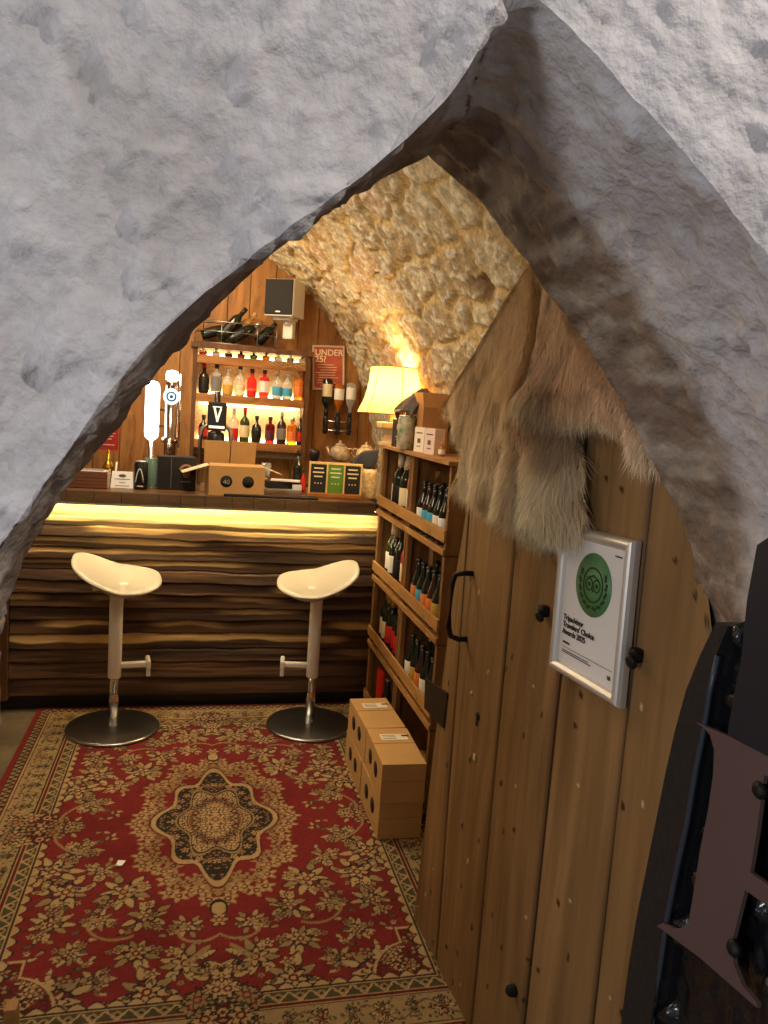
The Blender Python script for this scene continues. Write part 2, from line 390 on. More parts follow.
# rounding at crease: blend smoothed positions
X_, Y_, Z_ = P[..., 0], P[..., 1], P[..., 2]
lump = 0.012*fbm(X_*5, Y_*5, Z_*5, 2, 1)+0.011*fbm(X_*14, Y_*14, Z_*14, 3, 2)+0.0048*fbm(X_*44, Y_*44, Z_*44, 3, 3)
bub = sst(0.12, 0.5, fbm(X_*34, Y_*34, Z_*34, 2, 12))*0.006
pit = -sst(0.35, 0.7, fbm(X_*26, Y_*26, Z_*26, 2, 15))*0.008
dsp = lump+bub+pit
rowi = np.arange(P.shape[0])[:, None].repeat(n_t, 1)
soff = (rowi > NF+44) & (rowi < nfr)
dsp = np.where(soff, dsp*0.9+0.004*fbm(X_*40, Y_*40, Z_*40, 3, 40), dsp)
dsp = np.where(rowi >= nfr, 0, dsp)
for _ in range(3):
    P[1:-1] = np.where((rowi[1:-1, :, None] > NF-5) & (rowi[1:-1, :, None] < NF+50), 0.25*P[:-2]+0.5*P[1:-1]+0.25*P[2:], P[1:-1])
P = P+nn*dsp[..., None]
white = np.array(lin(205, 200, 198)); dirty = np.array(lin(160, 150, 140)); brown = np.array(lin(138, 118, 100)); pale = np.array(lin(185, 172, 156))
nc = fbm(X_*6, Y_*6, Z_*6, 4, 60)
col = mixc(white, dirty, sst(0.1, 0.6, nc)*0.35+sst(0.2, 0.5, -dsp*120)*0.15)
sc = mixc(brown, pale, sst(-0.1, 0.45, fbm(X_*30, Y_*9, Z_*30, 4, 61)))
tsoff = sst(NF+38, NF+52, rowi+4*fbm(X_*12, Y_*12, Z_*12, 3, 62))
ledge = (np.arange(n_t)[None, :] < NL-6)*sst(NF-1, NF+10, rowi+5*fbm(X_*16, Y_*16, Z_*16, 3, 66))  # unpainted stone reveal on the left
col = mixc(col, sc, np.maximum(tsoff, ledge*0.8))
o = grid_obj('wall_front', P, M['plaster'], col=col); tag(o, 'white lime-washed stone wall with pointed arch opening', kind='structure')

# ------------------------------------------------------------------ rug (woven pattern as colour attribute)
RX, RY, HW, HL = 0.126, 2.88, 0.853, 1.17
nx, ny = 480, 660
u = np.linspace(-HW, HW, nx)[None, :].repeat(ny, 0); v = np.linspace(-HL, HL, ny)[:, None].repeat(nx, 1)
RED = np.array(lin(122, 42, 42)); CREAM = np.array(lin(178, 150, 106)); DK = np.array(lin(52, 44, 40)); TAN = np.array(lin(150, 124, 86)); MAR = np.array(lin(98, 36, 34)); OLV = np.array(lin(96, 88, 62))
img = np.broadcast_to(RED, (ny, nx, 3)).copy()
au, av = np.abs(u), np.abs(v)
du, dv = HW-au, HL-av; de = np.minimum(du, dv)
# coordinate along the border
al = np.where(du < dv, v, u)
def put(mask, c):
    img[mask] = c
def flower(cu, cv, r, c1=CREAM, c2=MAR, c3=DK, n=6, ph=0.0, su=1, reg=None):
    """outlined rosette in one quadrant, mirrored four ways"""
    x = au-cu; y = av-cv; R = np.hypot(x, y); near = R < r*1.35
    if reg is not None: near &= reg
    th = np.arctan2(y, x)+ph; pr = r*(0.72+0.28*np.cos(n*th))
    put(near & (R < pr*1.25), c3); put(near & (R < pr), c1); put(near & (R < r*0.42), c2); put(near & (R < r*0.22), c1)
def leaf(cu, cv, L_, W_, a, c=CREAM, o_=DK):
    x = au-cu; y = av-cv; p = x*math.cos(a)+y*math.sin(a); q = -x*math.sin(a)+y*math.cos(a)
    e = (p/L_)**2+(q/(W_*(1-0.5*p/L_).clip(0.2)))**2
    put(e < 1.7, o_); put(e < 1, c)
def spray(cu, cv, s=1.0, seed=0):
    r_ = random.Random(seed); a0 = r_.random()*6.28
    for k in range(9):
        a = a0+k*0.7+r_.random()*0.4; d = (0.035+0.03*r_.random())*s
        leaf(cu+math.cos(a)*d, cv+math.sin(a)*d, 0.022*s, 0.010*s, a, [CREAM, TAN, CREAM][k % 3])
    flower(cu, cv, 0.030*s, CREAM, MAR, DK, 6, a0); 
    a = a0+1.2; flower(cu+math.cos(a)*0.06*s, cv+math.sin(a)*0.06*s, 0.021*s, TAN, MAR, DK, 5, a0)
    a = a0+3.9; flower(cu+math.cos(a)*0.055*s, cv+math.sin(a)*0.055*s, 0.018*s, CREAM, DK, MAR, 5, a0)
pts = [(0.10, 0.62), (0.22, 0.55), (0.30, 0.42), (0.38, 0.30), (0.47, 0.16), (0.48, 0.40), (0.36, 0.56), (0.24, 0.72), (0.10, 0.78), (0.42, 0.70), (0.50, 0.56), (0.54, 0.28),
       (0.34, 0.82), (0.0, 0.86), (0.20, 0.88), (0.53, 0.02), (0.50, 0.84), (0.44, 0.88)]
for i, (a, b) in enumerate(pts): spray(a, b, 1.0+0.25*((i*7) % 3-1), i)
for i in range(150):
    a, b = random.uniform(0.03, 0.57), random.uniform(0.03, 0.93)
    if (a/0.33)**2+(b/0.58)**2 < 1.15: continue
    (leaf(a, b, 0.013, 0.006, random.random()*6.28, random.choice([CREAM, TAN, OLV])) if i % 3 else flower(a, b, 0.012, random.choice([CREAM, TAN]), MAR, DK, 5, i))
# stems: thin sinuous lines
for i in range(10):
    a, b = pts[i]; 
    for s_ in range(40):
        t = s_/40; leaf(a+0.12*t*math.cos(i+3*t), b+0.12*t*math.sin(i*2+3*t), 0.004, 0.004, 0, TAN, TAN) if i % 2 == 0 else None
# medallion
th = np.arctan2(v/0.50, u/0.28); Rm = np.hypot(u/0.28, v/0.50)
lob = 1+0.07*np.cos(12*th)+0.10*np.cos(4*th)-0.03
for k in range(15):
    a = k/14*PI/2
    for rr_, sz_, cc1 in ((0.98, 0.030, CREAM), (0.84, 0.027, TAN)):
        a2 = a+(0.05 if rr_ < 0.9 else 0); lo = 1+0.08*math.cos(12*a2)
        flower(0.28*rr_*lo*math.cos(a2), 0.50*rr_*lo*math.sin(a2), sz_, cc1, MAR, TAN, 5, k)
lob2 = 0.70*(1+0.11*np.cos(8*th)+0.08*np.cos(4*th))
put(Rm < lob2*1.06, MAR); put(Rm < lob2*1.03, CREAM); put(Rm < lob2*0.95, DK)
for k in range(9):
    a = k/8*PI/2; flower(0.28*0.56*math.cos(a), 0.50*0.56*math.sin(a), 0.017, TAN if k % 2 else CREAM, RED, DK, 5, k)
lob3 = 0.44*(1+0.14*np.cos(6*th)); put(Rm < lob3*1.08, TAN); put(Rm < lob3*1.02, DK); put(Rm < lob3*0.97, CREAM)
for k in range(7):
    a = k/6*PI/2; flower(0.28*0.30*math.cos(a), 0.50*0.30*math.sin(a), 0.019, TAN, DK, MAR, 5, k)
flower(0, 0, 0.035, CREAM, RED, DK, 6)
vd1, vdd, vci = voro(au*58, av*58, 44)
lace = (vdd < 0.16) & (Rm < lob3*0.95); put(lace & (Rm > 0.1), DK)
put((vd1 < 0.20) & (Rm < lob3*0.95) & (vci > 0.5), RED)
vd2, vdd2, vci2 = voro(au*70, av*70, 45)
put((vd2 < 0.27) & (Rm > lob3*1.1) & (Rm < lob2*0.93) & (vci2 > 0.45), TAN); put((vd2 < 0.12) & (Rm > lob3*1.1) & (Rm < lob2*0.93) & (vci2 > 0.45), RED)
# pendants above/below medallion
leaf(0, 0.56, 0.05, 0.02, PI/2, CREAM); flower(0, 0.60, 0.03, CREAM, RED, DK, 6); 
# corner spandrels
cu_, cv_ = 0.60, 0.94
def corner(off): return ((au > 0.60-0.12-off) & (av > 0.94-0.04-off)) | ((au > 0.60-0.05-off) & (av > 0.94-0.22-off)) | (((au-0.60+0.02)**2+(av-0.94+0.02)**2) < (0.14+off)**2)
put(corner(0.012), CREAM); put(corner(0.004), MAR)
for k in range(26):
    a, b = random.uniform(0.46, 0.60), random.uniform(0.74, 0.94); flower(a, b, 0.022, [CREAM, TAN, RED][k % 3], MAR, DK, 5, k, reg=corner(0))
# scalloped edging round the field
bd = 0.245
edge = (de > bd) & (de < bd+0.034)
sc_ = np.abs(np.sin(al*PI/0.05)); put(edge & (de < bd+0.008+0.024*sc_), DK); put(edge & (de < bd+0.003+0.022*sc_), CREAM); put((de > bd) & (de < bd+0.004), DK)
# border bands
put(de < bd, CREAM)
def band(a, b, c): put((de >= a) & (de < b), c)
band(0, 0.022, RED); band(0.022, 0.028, DK); band(0.028, 0.060, TAN)
zz = np.abs(((al/0.035) % 1)*2-1); put((de >= 0.028) & (de < 0.060) & (np.abs((de-0.028)/0.032-zz) < 0.28), DK)
band(0.060, 0.066, MAR); band(0.066, 0.072, CREAM); band(0.072, 0.076, DK)
band(0.076, 0.178, np.array(lin(160, 136, 96)))
for (per, off, dc, r, c1, c2) in ((0.17, 0, 0.127, 0.034, MAR, CREAM), (0.17, 0.085, 0.127, 0.026, DK, TAN), (0.085, 0.042, 0.10, 0.013, RED, CREAM), (0.085, 0.042, 0.155, 0.013, OLV, DK)):
    x = ((al+off) % per)-per/2; y = de-dc; R = np.hypot(x, y); t = np.arctan2(y, x); pr = r*(0.72+0.28*np.cos(6*t))
    g = (de > 0.078) & (de < 0.176); put(g & (R < pr*1.2), DK); put(g & (R < pr), c2); put(g & (R < pr*0.55), c1)
x = al; g = (de > 0.078) & (de < 0.176) & (np.abs(de-0.127-0.03*np.sin(al*2*PI/0.17)) < 0.0035); put(g, OLV)
g = (de > 0.078) & (de < 0.176); vd3, vdd3, vci3 = voro(u*52, v*52, 46); put(g & (vd3 < 0.26) & (vci3 > 0.55), OLV); put(g & (vd3 < 0.20) & (vci3 > 0.8), MAR); put(g & (vdd3 < 0.05) & (vci3 > 0.4), TAN)
band(0.178, 0.182, DK); band(0.182, 0.188, CREAM); band(0.188, 0.196, MAR); band(0.196, 0.200, CREAM)
band(0.200, 0.238, np.array(lin(78, 72, 52)))
x = (al % 0.06)-0.03; y = de-0.219; R = np.hypot(x, y*1.1); put((de > 0.202) & (de < 0.236) & (R < 0.014), TAN); put((de > 0.202) & (de < 0.236) & (R < 0.006), DK)
put((de > 0.202) & (de < 0.236) & (np.abs(np.abs(((al/0.06) % 1)*2-1)-(de-0.2)/0.038) < 0.12), CREAM)
band(0.238, 0.242, CREAM); band(0.242, 0.245, DK)
# corners rosette of main border
for cc_u, cc_v in ((0.66, 0.0), (0.0, 0.98)):
    for k in range(9):
        a = k*0.7; rr_ = 0.0 if k == 0 else (0.05 if k < 5 else 0.085)
        flower(abs(cc_u+rr_*math.cos(a)), abs(cc_v+rr_*math.sin(a)), 0.034, [MAR, CREAM, TAN][k % 3], [CREAM, MAR, RED][k % 3], DK, 6, k)
wear = 1-0.18*sst(0.0, 0.5, fbm(u*5, v*5, 0, 4, 90))-0.12*(rng.random((ny, nx))-0.5)
yarn = fbm(u*60, v*60, 0, 2, 91)
img = img*wear[..., None]*(1+0.12*yarn[..., None])
zr = 0.011+0.0015*fbm(u*14, v*14, 0, 3, 92)+0.0016*rng.random((ny, nx))
Pr = np.stack([RX+u, RY+v, zr], -1)
M['rug'] = mat('woven_wool', rough=0.95, attr='tint', var=0.12, vscale=300, spec=0.15, bump=0.25, bscale=500)
rug = thing('rug', (0, 0, 0), 'red oriental rug with cream and black floral medallion on the floor', 'rug')
grid_obj('woven_pile', Pr, M['rug'], rug, img)
MB().box((RX, RY, 0.005), (2*HW, 2*HL, 0.009)).build('backing', plain('red_wool_edge', 140, 30, 28, 0.9), rug)
o = MB().prism([(-0.215, 2.605, 0.0145), (-0.195, 2.60, 0.0145), (-0.185, 2.63, 0.0145), (-0.21, 2.635, 0.0145)], (0.003, 0, 0.003)).build('paper_scrap', M['paper'])
tag(o, 'tiny white scrap of paper lying on the red rug', 'litter')

# ------------------------------------------------------------------ bar counter
bar = thing('bar_counter', (0, 4.05, 0), 'bar counter clad in rough dark waney boards with a glowing light strip under its top', 'bar counter')
XL, XR_ = -0.86, 0.965
nx, nz = 620, 430
gx_ = np.linspace(XL, XR_, nx)[None, :].repeat(nz, 0); gz_ = np.linspace(0.085, 1.06, nz)[:, None].repeat(nx, 1)
zb = [0.0, 0.17, 0.255, 0.325, 0.40, 0.475, 0.54, 0.61, 0.675, 0.735, 0.79, 0.845, 0.90, 0.955, 1.2]
h = np.zeros_like(gx_); colb = np.zeros((nz, nx, 3)); base = np.array(lin(108, 76, 46)); dark = np.array(lin(50, 33, 20)); sap_lit = np.array(lin(224, 184, 118)); led_glow_c = np.array(lin(232, 205, 145))
lowb = []
for k in range(len(zb)):
    amp = 0.0 if k in (0, len(zb)-1) else 0.013
    lowb.append(zb[k]+amp*fbm(gx_[0]*2.1, k*7.3, 0, 3, 100)+0.005*fbm(gx_[0]*9, k*3.1, 0, 2, 101))
for k in range(len(zb)-1):
    lo, hi = lowb[k][None, :], lowb[k+1][None, :]
    m = (gz_ >= lo) & (gz_ < hi); t = (gz_-lo)/(hi-lo)
    pr_ = 0.010+0.022*_hash(np.array([k]), np.array([1]), np.array([0]), 7)[0]+0.010*fbm(gx_*1.3, k*5.0, 0, 2, 102)
    shp = pr_+0.012*(1-t)-0.006*sst(0.85, 1.0, t)-0.008*sst(0.10, 0.0, t)
    h = np.where(m, shp+0.0035*fbm(gx_*3, gz_*40, k, 3, 103), h)
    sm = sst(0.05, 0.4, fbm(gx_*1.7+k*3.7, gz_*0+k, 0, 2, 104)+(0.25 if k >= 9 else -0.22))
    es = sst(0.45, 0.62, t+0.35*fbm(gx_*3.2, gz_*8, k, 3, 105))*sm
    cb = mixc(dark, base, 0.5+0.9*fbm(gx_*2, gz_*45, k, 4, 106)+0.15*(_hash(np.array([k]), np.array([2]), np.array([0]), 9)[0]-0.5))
    cb = mixc(cb, sap_lit, es)  # sapwood tone also paints light caught on upper edges, more near the strip
    if k == len(zb)-2: cb = mixc(cb, led_glow_c, 0.85*np.ones_like(gx_))  # LED glow painted into the top board's colour
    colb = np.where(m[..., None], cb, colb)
h = h-0.012*(gz_ > 1.0)
Pb = np.stack([gx_, -0.0-h, gz_], -1)
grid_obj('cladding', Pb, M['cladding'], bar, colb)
MB().box(((XL+XR_)/2, 0.03, 0.58), (XR_-XL, 0.05, 1.0)).build('carcass', M['blackmatt'], bar)
MB().box(((XL+XR_)/2-0.1, 0.035, 0.045), (XR_-XL+0.2, 0.03, 0.088)).build('kickboard', M['black'], bar)
MB().box((-0.905, -0.01, 0.54), (0.085, 0.09, 0.94), bev=0.004).build('end_post', M['darkwood'], bar)
MB().box((-0.115, 0.225, 1.118), (2.07, 0.63, 0.046), bev=0.003).build('countertop', M['counter'], bar)
eb = MB(); x = -1.155
while x < 0.91:
    wd = 0.10+0.08*random.random(); eb.box((min(x+wd/2, 0.922-wd/2), -0.098-0.001*random.random(), 1.111), (wd-0.002, 0.022, 0.058), bev=0.002); x += wd
eb.box((-0.115, -0.0875, 1.1115), (2.07, 0.006, 0.055)); eb.build('edge_board', M['edge'], bar)
MB().box((0.03, -0.062, 1.0915), (1.80, 0.018, 0.005)).build('light_strip', M['led'], bar)

# ------------------------------------------------------------------ back bar: shelf unit
sh = thing('bottle_shelf', (0.315, 5.19, 1.26), 'backlit wooden wall shelf full of spirit bottles behind the bar', 'shelf')
def shb(x0, x1, z0, z1, y0=-0.15, y1=-0.012): return ((x0+x1)/2-0.315, (y0+y1)/2, (z0+z1)/2-1.26), (x1-x0, y1-y0, z1-z0)
for x0, x1 in ((-0.045, -0.02), (0.655, 0.685)): MB().box(*shb(x0, x1, 1.26, 1.95), bev=0.002).build('side_panel', M['darkwood'], sh)
MB().box(*shb(-0.06, 0.70, 1.93, 1.962, -0.17), bev=0.002).build('top_board', M['darkwood'], sh)
MB().box(*shb(-0.02, 0.655, 1.26, 1.93, -0.012, -0.002)).build('back_panel', M['shelfback'], sh)
SZ = [1.888, 1.652, 1.362]
for i, z in enumerate(SZ):
    MB().box(*shb(-0.02, 0.655, z-0.05, z, -0.16), bev=0.002).build('shelf_board', M['shelfwood'], sh)
    MB().box(*shb(0.0, 0.64, z, z+0.012, -0.03, -0.018)).build('light_strip', M['led2'], sh)
MB().box(*shb(0.0, 0.64, 1.585, 1.592, -0.06, -0.04)).build('light_strip', M['led2'], sh)

_mc = {}
def bottle_profile(kind, r, hh):
    if kind == 'wine': return [(r*0.9, 0), (r, 0.006), (r, hh*0.60), (r*0.93, hh*0.66), (r*0.55, hh*0.74), (r*0.38, hh*0.80), (r*0.36, hh*0.97), (r*0.40, hh*0.975), (r*0.40, hh)]
    if kind == 'beer': return [(r*0.9, 0), (r, 0.005), (r, hh*0.52), (r*0.9, hh*0.60), (r*0.52, hh*0.74), (r*0.40, hh*0.84), (r*0.38, hh)]
    if kind == 'round': return [(r*0.8, 0), (r, 0.006), (r, hh*0.52), (r*0.85, hh*0.63), (r*0.36, hh*0.72), (r*0.33, hh*0.88)]
    if kind == 'tall': return [(r*0.9, 0), (r, 0.004), (r, hh*0.58), (r*0.8, hh*0.66), (r*0.34, hh*0.75), (r*0.31, hh*0.92)]
    if kind == 'square': return [(r*0.95, 0), (r, 0.004), (r, hh*0.66), (r*0.8, hh*0.72), (r*0.36, hh*0.76), (r*0.34, hh*0.88)]
def bottle(name, loc, label, kind='round', r=0.03, hh=0.2, glass='clear', lab='white', cap='black', group=None, rz=0.0, flip=False, tilt=None, labspan=(0.14, 0.48), cat='bottle', captop=None):
    t = thing(name, loc, label, cat, group, rz)
    if tilt is not None: t.rotation_euler = tilt
    key = (kind, round(r, 4), round(hh, 4), glass, lab, cap, labspan)
    if key not in _mc:
        n = 8 if kind == 'square' else 20; pf = bottle_profile(kind, r, hh)
        g = MB().lathe(pf, n=n, smooth=(kind != 'square')).mesh('glass_body')
        g.materials.append(LQ[glass])
        lb = MB().lathe([(r*1.012, hh*labspan[0]), (r*1.02, hh*labspan[0]+0.001), (r*1.02, hh*labspan[1]-0.001), (r*1.012, hh*labspan[1])], n=n, smooth=(kind != 'square')).mesh('paper_label'); lb.materials.append(LB[lab])
        nr = pf[-1][0]
        if kind == 'wine': cpp = [(nr*1.08, hh*0.80), (nr*1.08, hh*1.002)]
        elif kind == 'beer': cpp = [(nr*1.0, hh*0.955), (nr*1.35, hh*0.965), (nr*1.2, hh*1.0)]
        else: cpp = [(nr*1.15, hh*0.86), (nr*1.3, hh*0.87), (nr*1.3, hh*0.99), (nr*1.1, hh)]
        cp = MB().lathe(cpp, n=16).mesh('cap'); cp.materials.append(CP[cap])
        _mc[key] = (g, lb, cp)
    for nm, me in zip(('glass_body', 'paper_label', 'cap'), _mc[key]):
        o = bpy.data.objects.new(nm, me); C.objects.link(o); o.parent = t
    return t
G1 = 'bottles on the top lit shelf'; G2 = 'bottles on the middle lit shelf'; G3 = 'bottles on the lower lit shelf'
yb_ = 5.19-0.095
SZt = SZ[0]
# keep the highest shelf's bottles under the 4 cm-clear top board: they are miniatures
row1 = [('red and white', 'clear', 'red', 'white'), ('pale blue', 'blue', 'white', 'silver'), ('black and white', 'clear', 'black', 'white'), ('dark red', 'mahog', 'red', 'black'), ('green', 'green', 'green', 'gold'),
        ('amber', 'amber', 'orange', 'black'), ('clear white-labelled', 'clear', 'white', 'white'), ('clear grey-labelled', 'clear', 'grey', 'silver'), ('clear cream-labelled', 'clear', 'cream', 'white')]
nth = ['leftmost', 'second from left', 'third from left', 'fourth from left', 'fifth from left', 'sixth from left', 'third from right', 'second from right', 'rightmost']
for i, (d, g, l, c) in enumerate(row1):
    bottle('squat_jar', (0.015+i*0.078, yb_, SZ[0]), f'small {d} jar on the top lit shelf, {nth[i]}', 'round', 0.024, 0.041, g, l, c, G1, labspan=(0.1, 0.45), cat='jar')
xs2 = [at(a, 392, 1, yb_).x for a in (203.5, 216, 227.5, 239.5, 251.5, 264, 277, 287, 298.5)]
row2 = [('dark brown red-capped', 'round', 'brown', 'black', 'red', 0.175, (0.1, 0.5)), ('black-and-white labelled clear', 'square', 'clear', 'grey', 'black', 0.175, (0.1, 0.6)), ('half-empty brown-labelled clear', 'tall', 'clear', 'gold', 'silver', 0.16, (0.02, 0.38)),
        ('clear gin with a small label', 'round', 'clear', 'cream', 'black', 0.18, (0.2, 0.35)), ('round red gin', 'round', 'red', 'pink', 'black', 0.165, (0.2, 0.3)), ('flat red gin with white label', 'square', 'red', 'white', 'black', 0.165, (0.2, 0.6)),
        ('clear gin with round blue label', 'round', 'clear', 'blue', 'silver', 0.17, (0.12, 0.42)), ('clear gin with blue label', 'round', 'clear', 'blue', 'white', 0.165, (0.12, 0.40)), ('orange gin', 'square', 'orange', 'orange', 'cork', 0.165, (0.2, 0.5))]
LB['pink'] = plain('pink_label', 240, 90, 80)
for i, (d, k, g, l, c, hh, ls) in enumerate(row2):
    bottle('spirit_bottle', (xs2[i], yb_, SZ[1]), f'{d} bottle on the middle lit shelf, {nth[i]}', k, 0.032, hh*1.06, g, l, c, G2, labspan=ls)
xs3 = [at(a, 439, 1, yb_).x for a in (203, 233, 244, 256, 269.5, 281, 291.5, 299.5)]
row3 = [('small brown', 'round', 'brown', 'red', 'black', 0.15), ('half-full crimson liqueur', 'tall', 'clear', 'crimson', 'white', 0.20), ('tall green whiskey with red cap', 'tall', 'green', 'cream', 'red', 0.21), ('black-labelled dark', 'round', 'dark', 'black', 'black', 0.165),
        ('dark red liqueur', 'square', 'mahog', 'purple', 'black', 0.165), ('tall brown rum with pale stopper', 'tall', 'brown', 'grey', 'white', 0.20), ('amber whisky', 'square', 'amber', 'orange', 'silver', 0.17), ('dark slim', 'tall', 'dark', 'red', 'black', 0.17)]
LB['crimson'] = plain('crimson_fill', 205, 20, 50)
n3 = ['leftmost', 'second from left', 'third from left', 'fourth from left', 'fourth from right', 'third from right', 'second from right', 'rightmost']
for i, (d, k, g, l, c, hh) in enumerate(row3):
    bottle('spirit_bottle', (xs3[i], yb_, SZ[2]), f'{d} bottle on the lower lit shelf, {n3[i]}', k, 0.031 if i < 7 else 0.02, hh*1.04, g, l, c, G3, labspan=(0.03, 0.40) if i == 1 else (0.14, 0.48))
# twine bundle hanging from right end of top board
tw = MB()
for k in range(7):
    p0 = Vector((0.45+0.03*k, 5.19-0.165, SZ[0]-0.004)); tw.tube([p0+Vector((0.025*math.sin(j*1.1+k), -0.004-0.003*(k % 3), 0.012-0.0065*j)) for j in range(8)], 0.0022, 6)
tag(tw.build('twine', plain('jute_twine', 190, 165, 120, 0.9)), 'pale tangled twine on the front of the top lit shelf', 'twine')

# wire basket with horn-like bottles lying in it
bk = thing('wire_basket', (0.21, 5.10, 1.962), 'black wire basket standing on top of the lit bottle shelf', 'basket')
w_ = MB(); x0, x1, y0, y1 = -0.25, 0.25, -0.07, 0.06
for z in (0.004, 0.075, 0.135):
    w_.tube([(x0, y0, z), (x1, y0, z), (x1, y1, z), (x0, y1, z), (x0, y0, z)], 0.0035, 6)
for xx in (x0, -0.09, 0.13, x1):
    for yv in (y0, y1): w_.cyl((xx, yv, 0.0), (xx, yv, 0.137), 0.003, n=6)
for k in range(12): w_.cyl((x0+k*0.045, y0, 0.006), (x0+k*0.045, y1, 0.006), 0.002, n=6)
w_.build('wire_frame', mat('dull_steel_wire', (0.35, 0.33, 0.30), 0.35, 0.9), bk)
for i, (xa, xb, za, zb_, gl, nm) in enumerate([(-0.21, -0.03, 0.05, 0.12, 'dark', 'black wine bottle lying leftmost in the wire basket'), (-0.10, 0.07, 0.035, 0.25, 'dark', 'black wine bottle standing steeply out of the wire basket'),
                                         (-0.02, 0.12, 0.04, 0.215, 'cork', 'tan bottle leaning between two black ones in the wire basket'), (-0.04, 0.15, 0.03, 0.15, 'dark', 'black bottle leaning low with silver neck in the wire basket'),
                                         (0.14, 0.22, 0.035, 0.13, 'dark', 'black bottle leaning at the right end of the wire basket')]):
    a = Vector((0.21+xa, 5.13-0.07*(i % 2), 1.962+za)); b = Vector((0.21+xb, 5.13-0.07*(i % 2), 1.962+zb_)); L_ = min(max((b-a).length, 0.17), 0.25)
    LQ['cork'] = plain('tan_glass', 190, 140, 80, 0.3)
    bottle('wine_bottle', a, nm, 'wine', 0.033, L_, gl, 'black', 'silver' if i == 3 else ('cork' if i == 2 else 'black'), 'bottles in the wire basket', tilt=(b-a).to_track_quat('Z', 'Y').to_euler())

# speaker
sp = thing('speaker', (0.50, 5.03, 2.165), 'white box loudspeaker with black grille mounted high on the plank wall', 'speaker', rz=-0.55)
MB().box((0, 0, 0.105), (0.195, 0.17, 0.225), bev=0.008).build('cabinet', M['white_plastic'], sp)
MB().box((0, -0.088, 0.108), (0.186, 0.012, 0.212), bev=0.004).build('grille', M['blackmatt'], sp)
m_ = MB(); m_.box((0.0, 0.02, -0.015), (0.13, 0.10, 0.02), bev=0.004).box((0.01, 0.06, -0.075), (0.07, 0.05, 0.12), bev=0.01).cyl((0.01, 0.03, -0.05), (0.01, 0.03, -0.015), 0.02); m_.build('bracket', M['white_plastic'], sp)
MB().box((0.0, -0.0945, 0.018), (0.03, 0.002, 0.006)).build('name_badge', CP['silver'], sp)
# poster
po = thing('poster', (0.835, 5.195, 1.735), 'red age-check poster in a pale frame beside the lit shelf', 'poster')
PW, PH = 0.215, 0.29; RT = Matrix.Rotation(-0.045, 3, 'Y'); 
fr = MB()
for c, d in (((0, 0, PH-0.006), (PW, 0.012, 0.012)), ((0, 0, 0.006), (PW, 0.012, 0.012)), ((-PW/2+0.006, 0, PH/2), (0.012, 0.012, PH-0.02)), ((PW/2-0.006, 0, PH/2), (0.012, 0.012, PH-0.02))): fr.box(c, d, bev=0.002)
fr.build('frame', plain('pale_frame', 215, 200, 175), po)
MB().box((0, 0.001, PH/2), (PW-0.02, 0.004, PH-0.02)).build('sheet', mat('red_poster_print', lin(200, 105, 72), 0.5, col2=lin(185, 70, 55), vscale=14), po)
LT = plain('cream_lettering', 245, 225, 190)
text('lettering', 'UNDER', LT, po, (-0.09, -0.0035, 0.225), (1, 0, 0), (0, 0, 1), 0.056, 0.0012)
text('lettering', '25?', LT, po, (-0.09, -0.0035, 0.182), (1, 0, 0), (0, 0, 1), 0.056, 0.0012)
b_ = MB()
for k in range(9): b_.box((-0.02+0.01*(k % 3), -0.0015, 0.165-k*0.017), (0.11+0.02*(k % 2), 0.002, 0.004))
b_.build('small_print', LT, po)
po.rotation_euler = (0, -0.06, 0)

# optics rack with three inverted bottles
op = thing('optics_rack', (0.90, 5.19, 1.43), 'chrome wall rack of spirit optics beneath the red poster', 'optics rack')
r_ = MB(); r_.cyl((-0.10, -0.05, 0.10), (0.10, -0.05, 0.10), 0.007).cyl((-0.10, -0.05, 0.04), (0.10, -0.05, 0.04), 0.007).box((0, -0.012, 0.07), (0.03, 0.02, 0.12)).cyl((0, 0, 0.07), (0, -0.05, 0.07), 0.006)
r_.build('rail', M['chrome'], op)
for i, xo in enumerate((-0.08, 0.0, 0.08)):
    d_ = MB(); d_.lathe([(0.013, 0.015), (0.018, 0.03), (0.010, 0.045), (0.017, 0.06), (0.017, 0.12), (0.012, 0.14)], (xo, -0.05, 0)).box((xo, -0.075, 0.045), (0.03, 0.02, 0.01), bev=0.002); d_.build('dispenser', M['black'], op)
for i, (xo, gl, lb_, cp_, ds, kd, zz) in enumerate(((-0.08, 'dark', 'cream', 'black', 'dark inverted bottle with cream label, leftmost on the optics rack', 'wine', 0.24), (0.0, 'amber', 'white', 'black', 'amber inverted bottle in the middle of the optics rack', 'round', 0.21), (0.08, 'clear', 'white', 'black', 'clear inverted bottle with white label, rightmost on the optics rack', 'round', 0.225))):
    bottle('optic_bottle', (0.90+xo, 5.14, 1.43+0.135+zz), ds, kd, 0.033, zz, gl, lb_, cp_, 'inverted bottles on the optics rack', tilt=(PI, 0, 0))

# back work surface behind the counter
bc = thing('back_counter', (0.1, 4.93, 0), 'dark low back counter against the plank wall', 'back counter')
MB().box((0, 0, 1.03), (2.1, 0.5, 0.04), bev=0.003).build('worktop', M['blackmatt'], bc)
MB().box((0, 0.02, 0.5), (2.06, 0.46, 1.0)).build('cupboard', M['darkwood'], bc)

# ------------------------------------------------------------------ things on the counter
ZC = 1.142
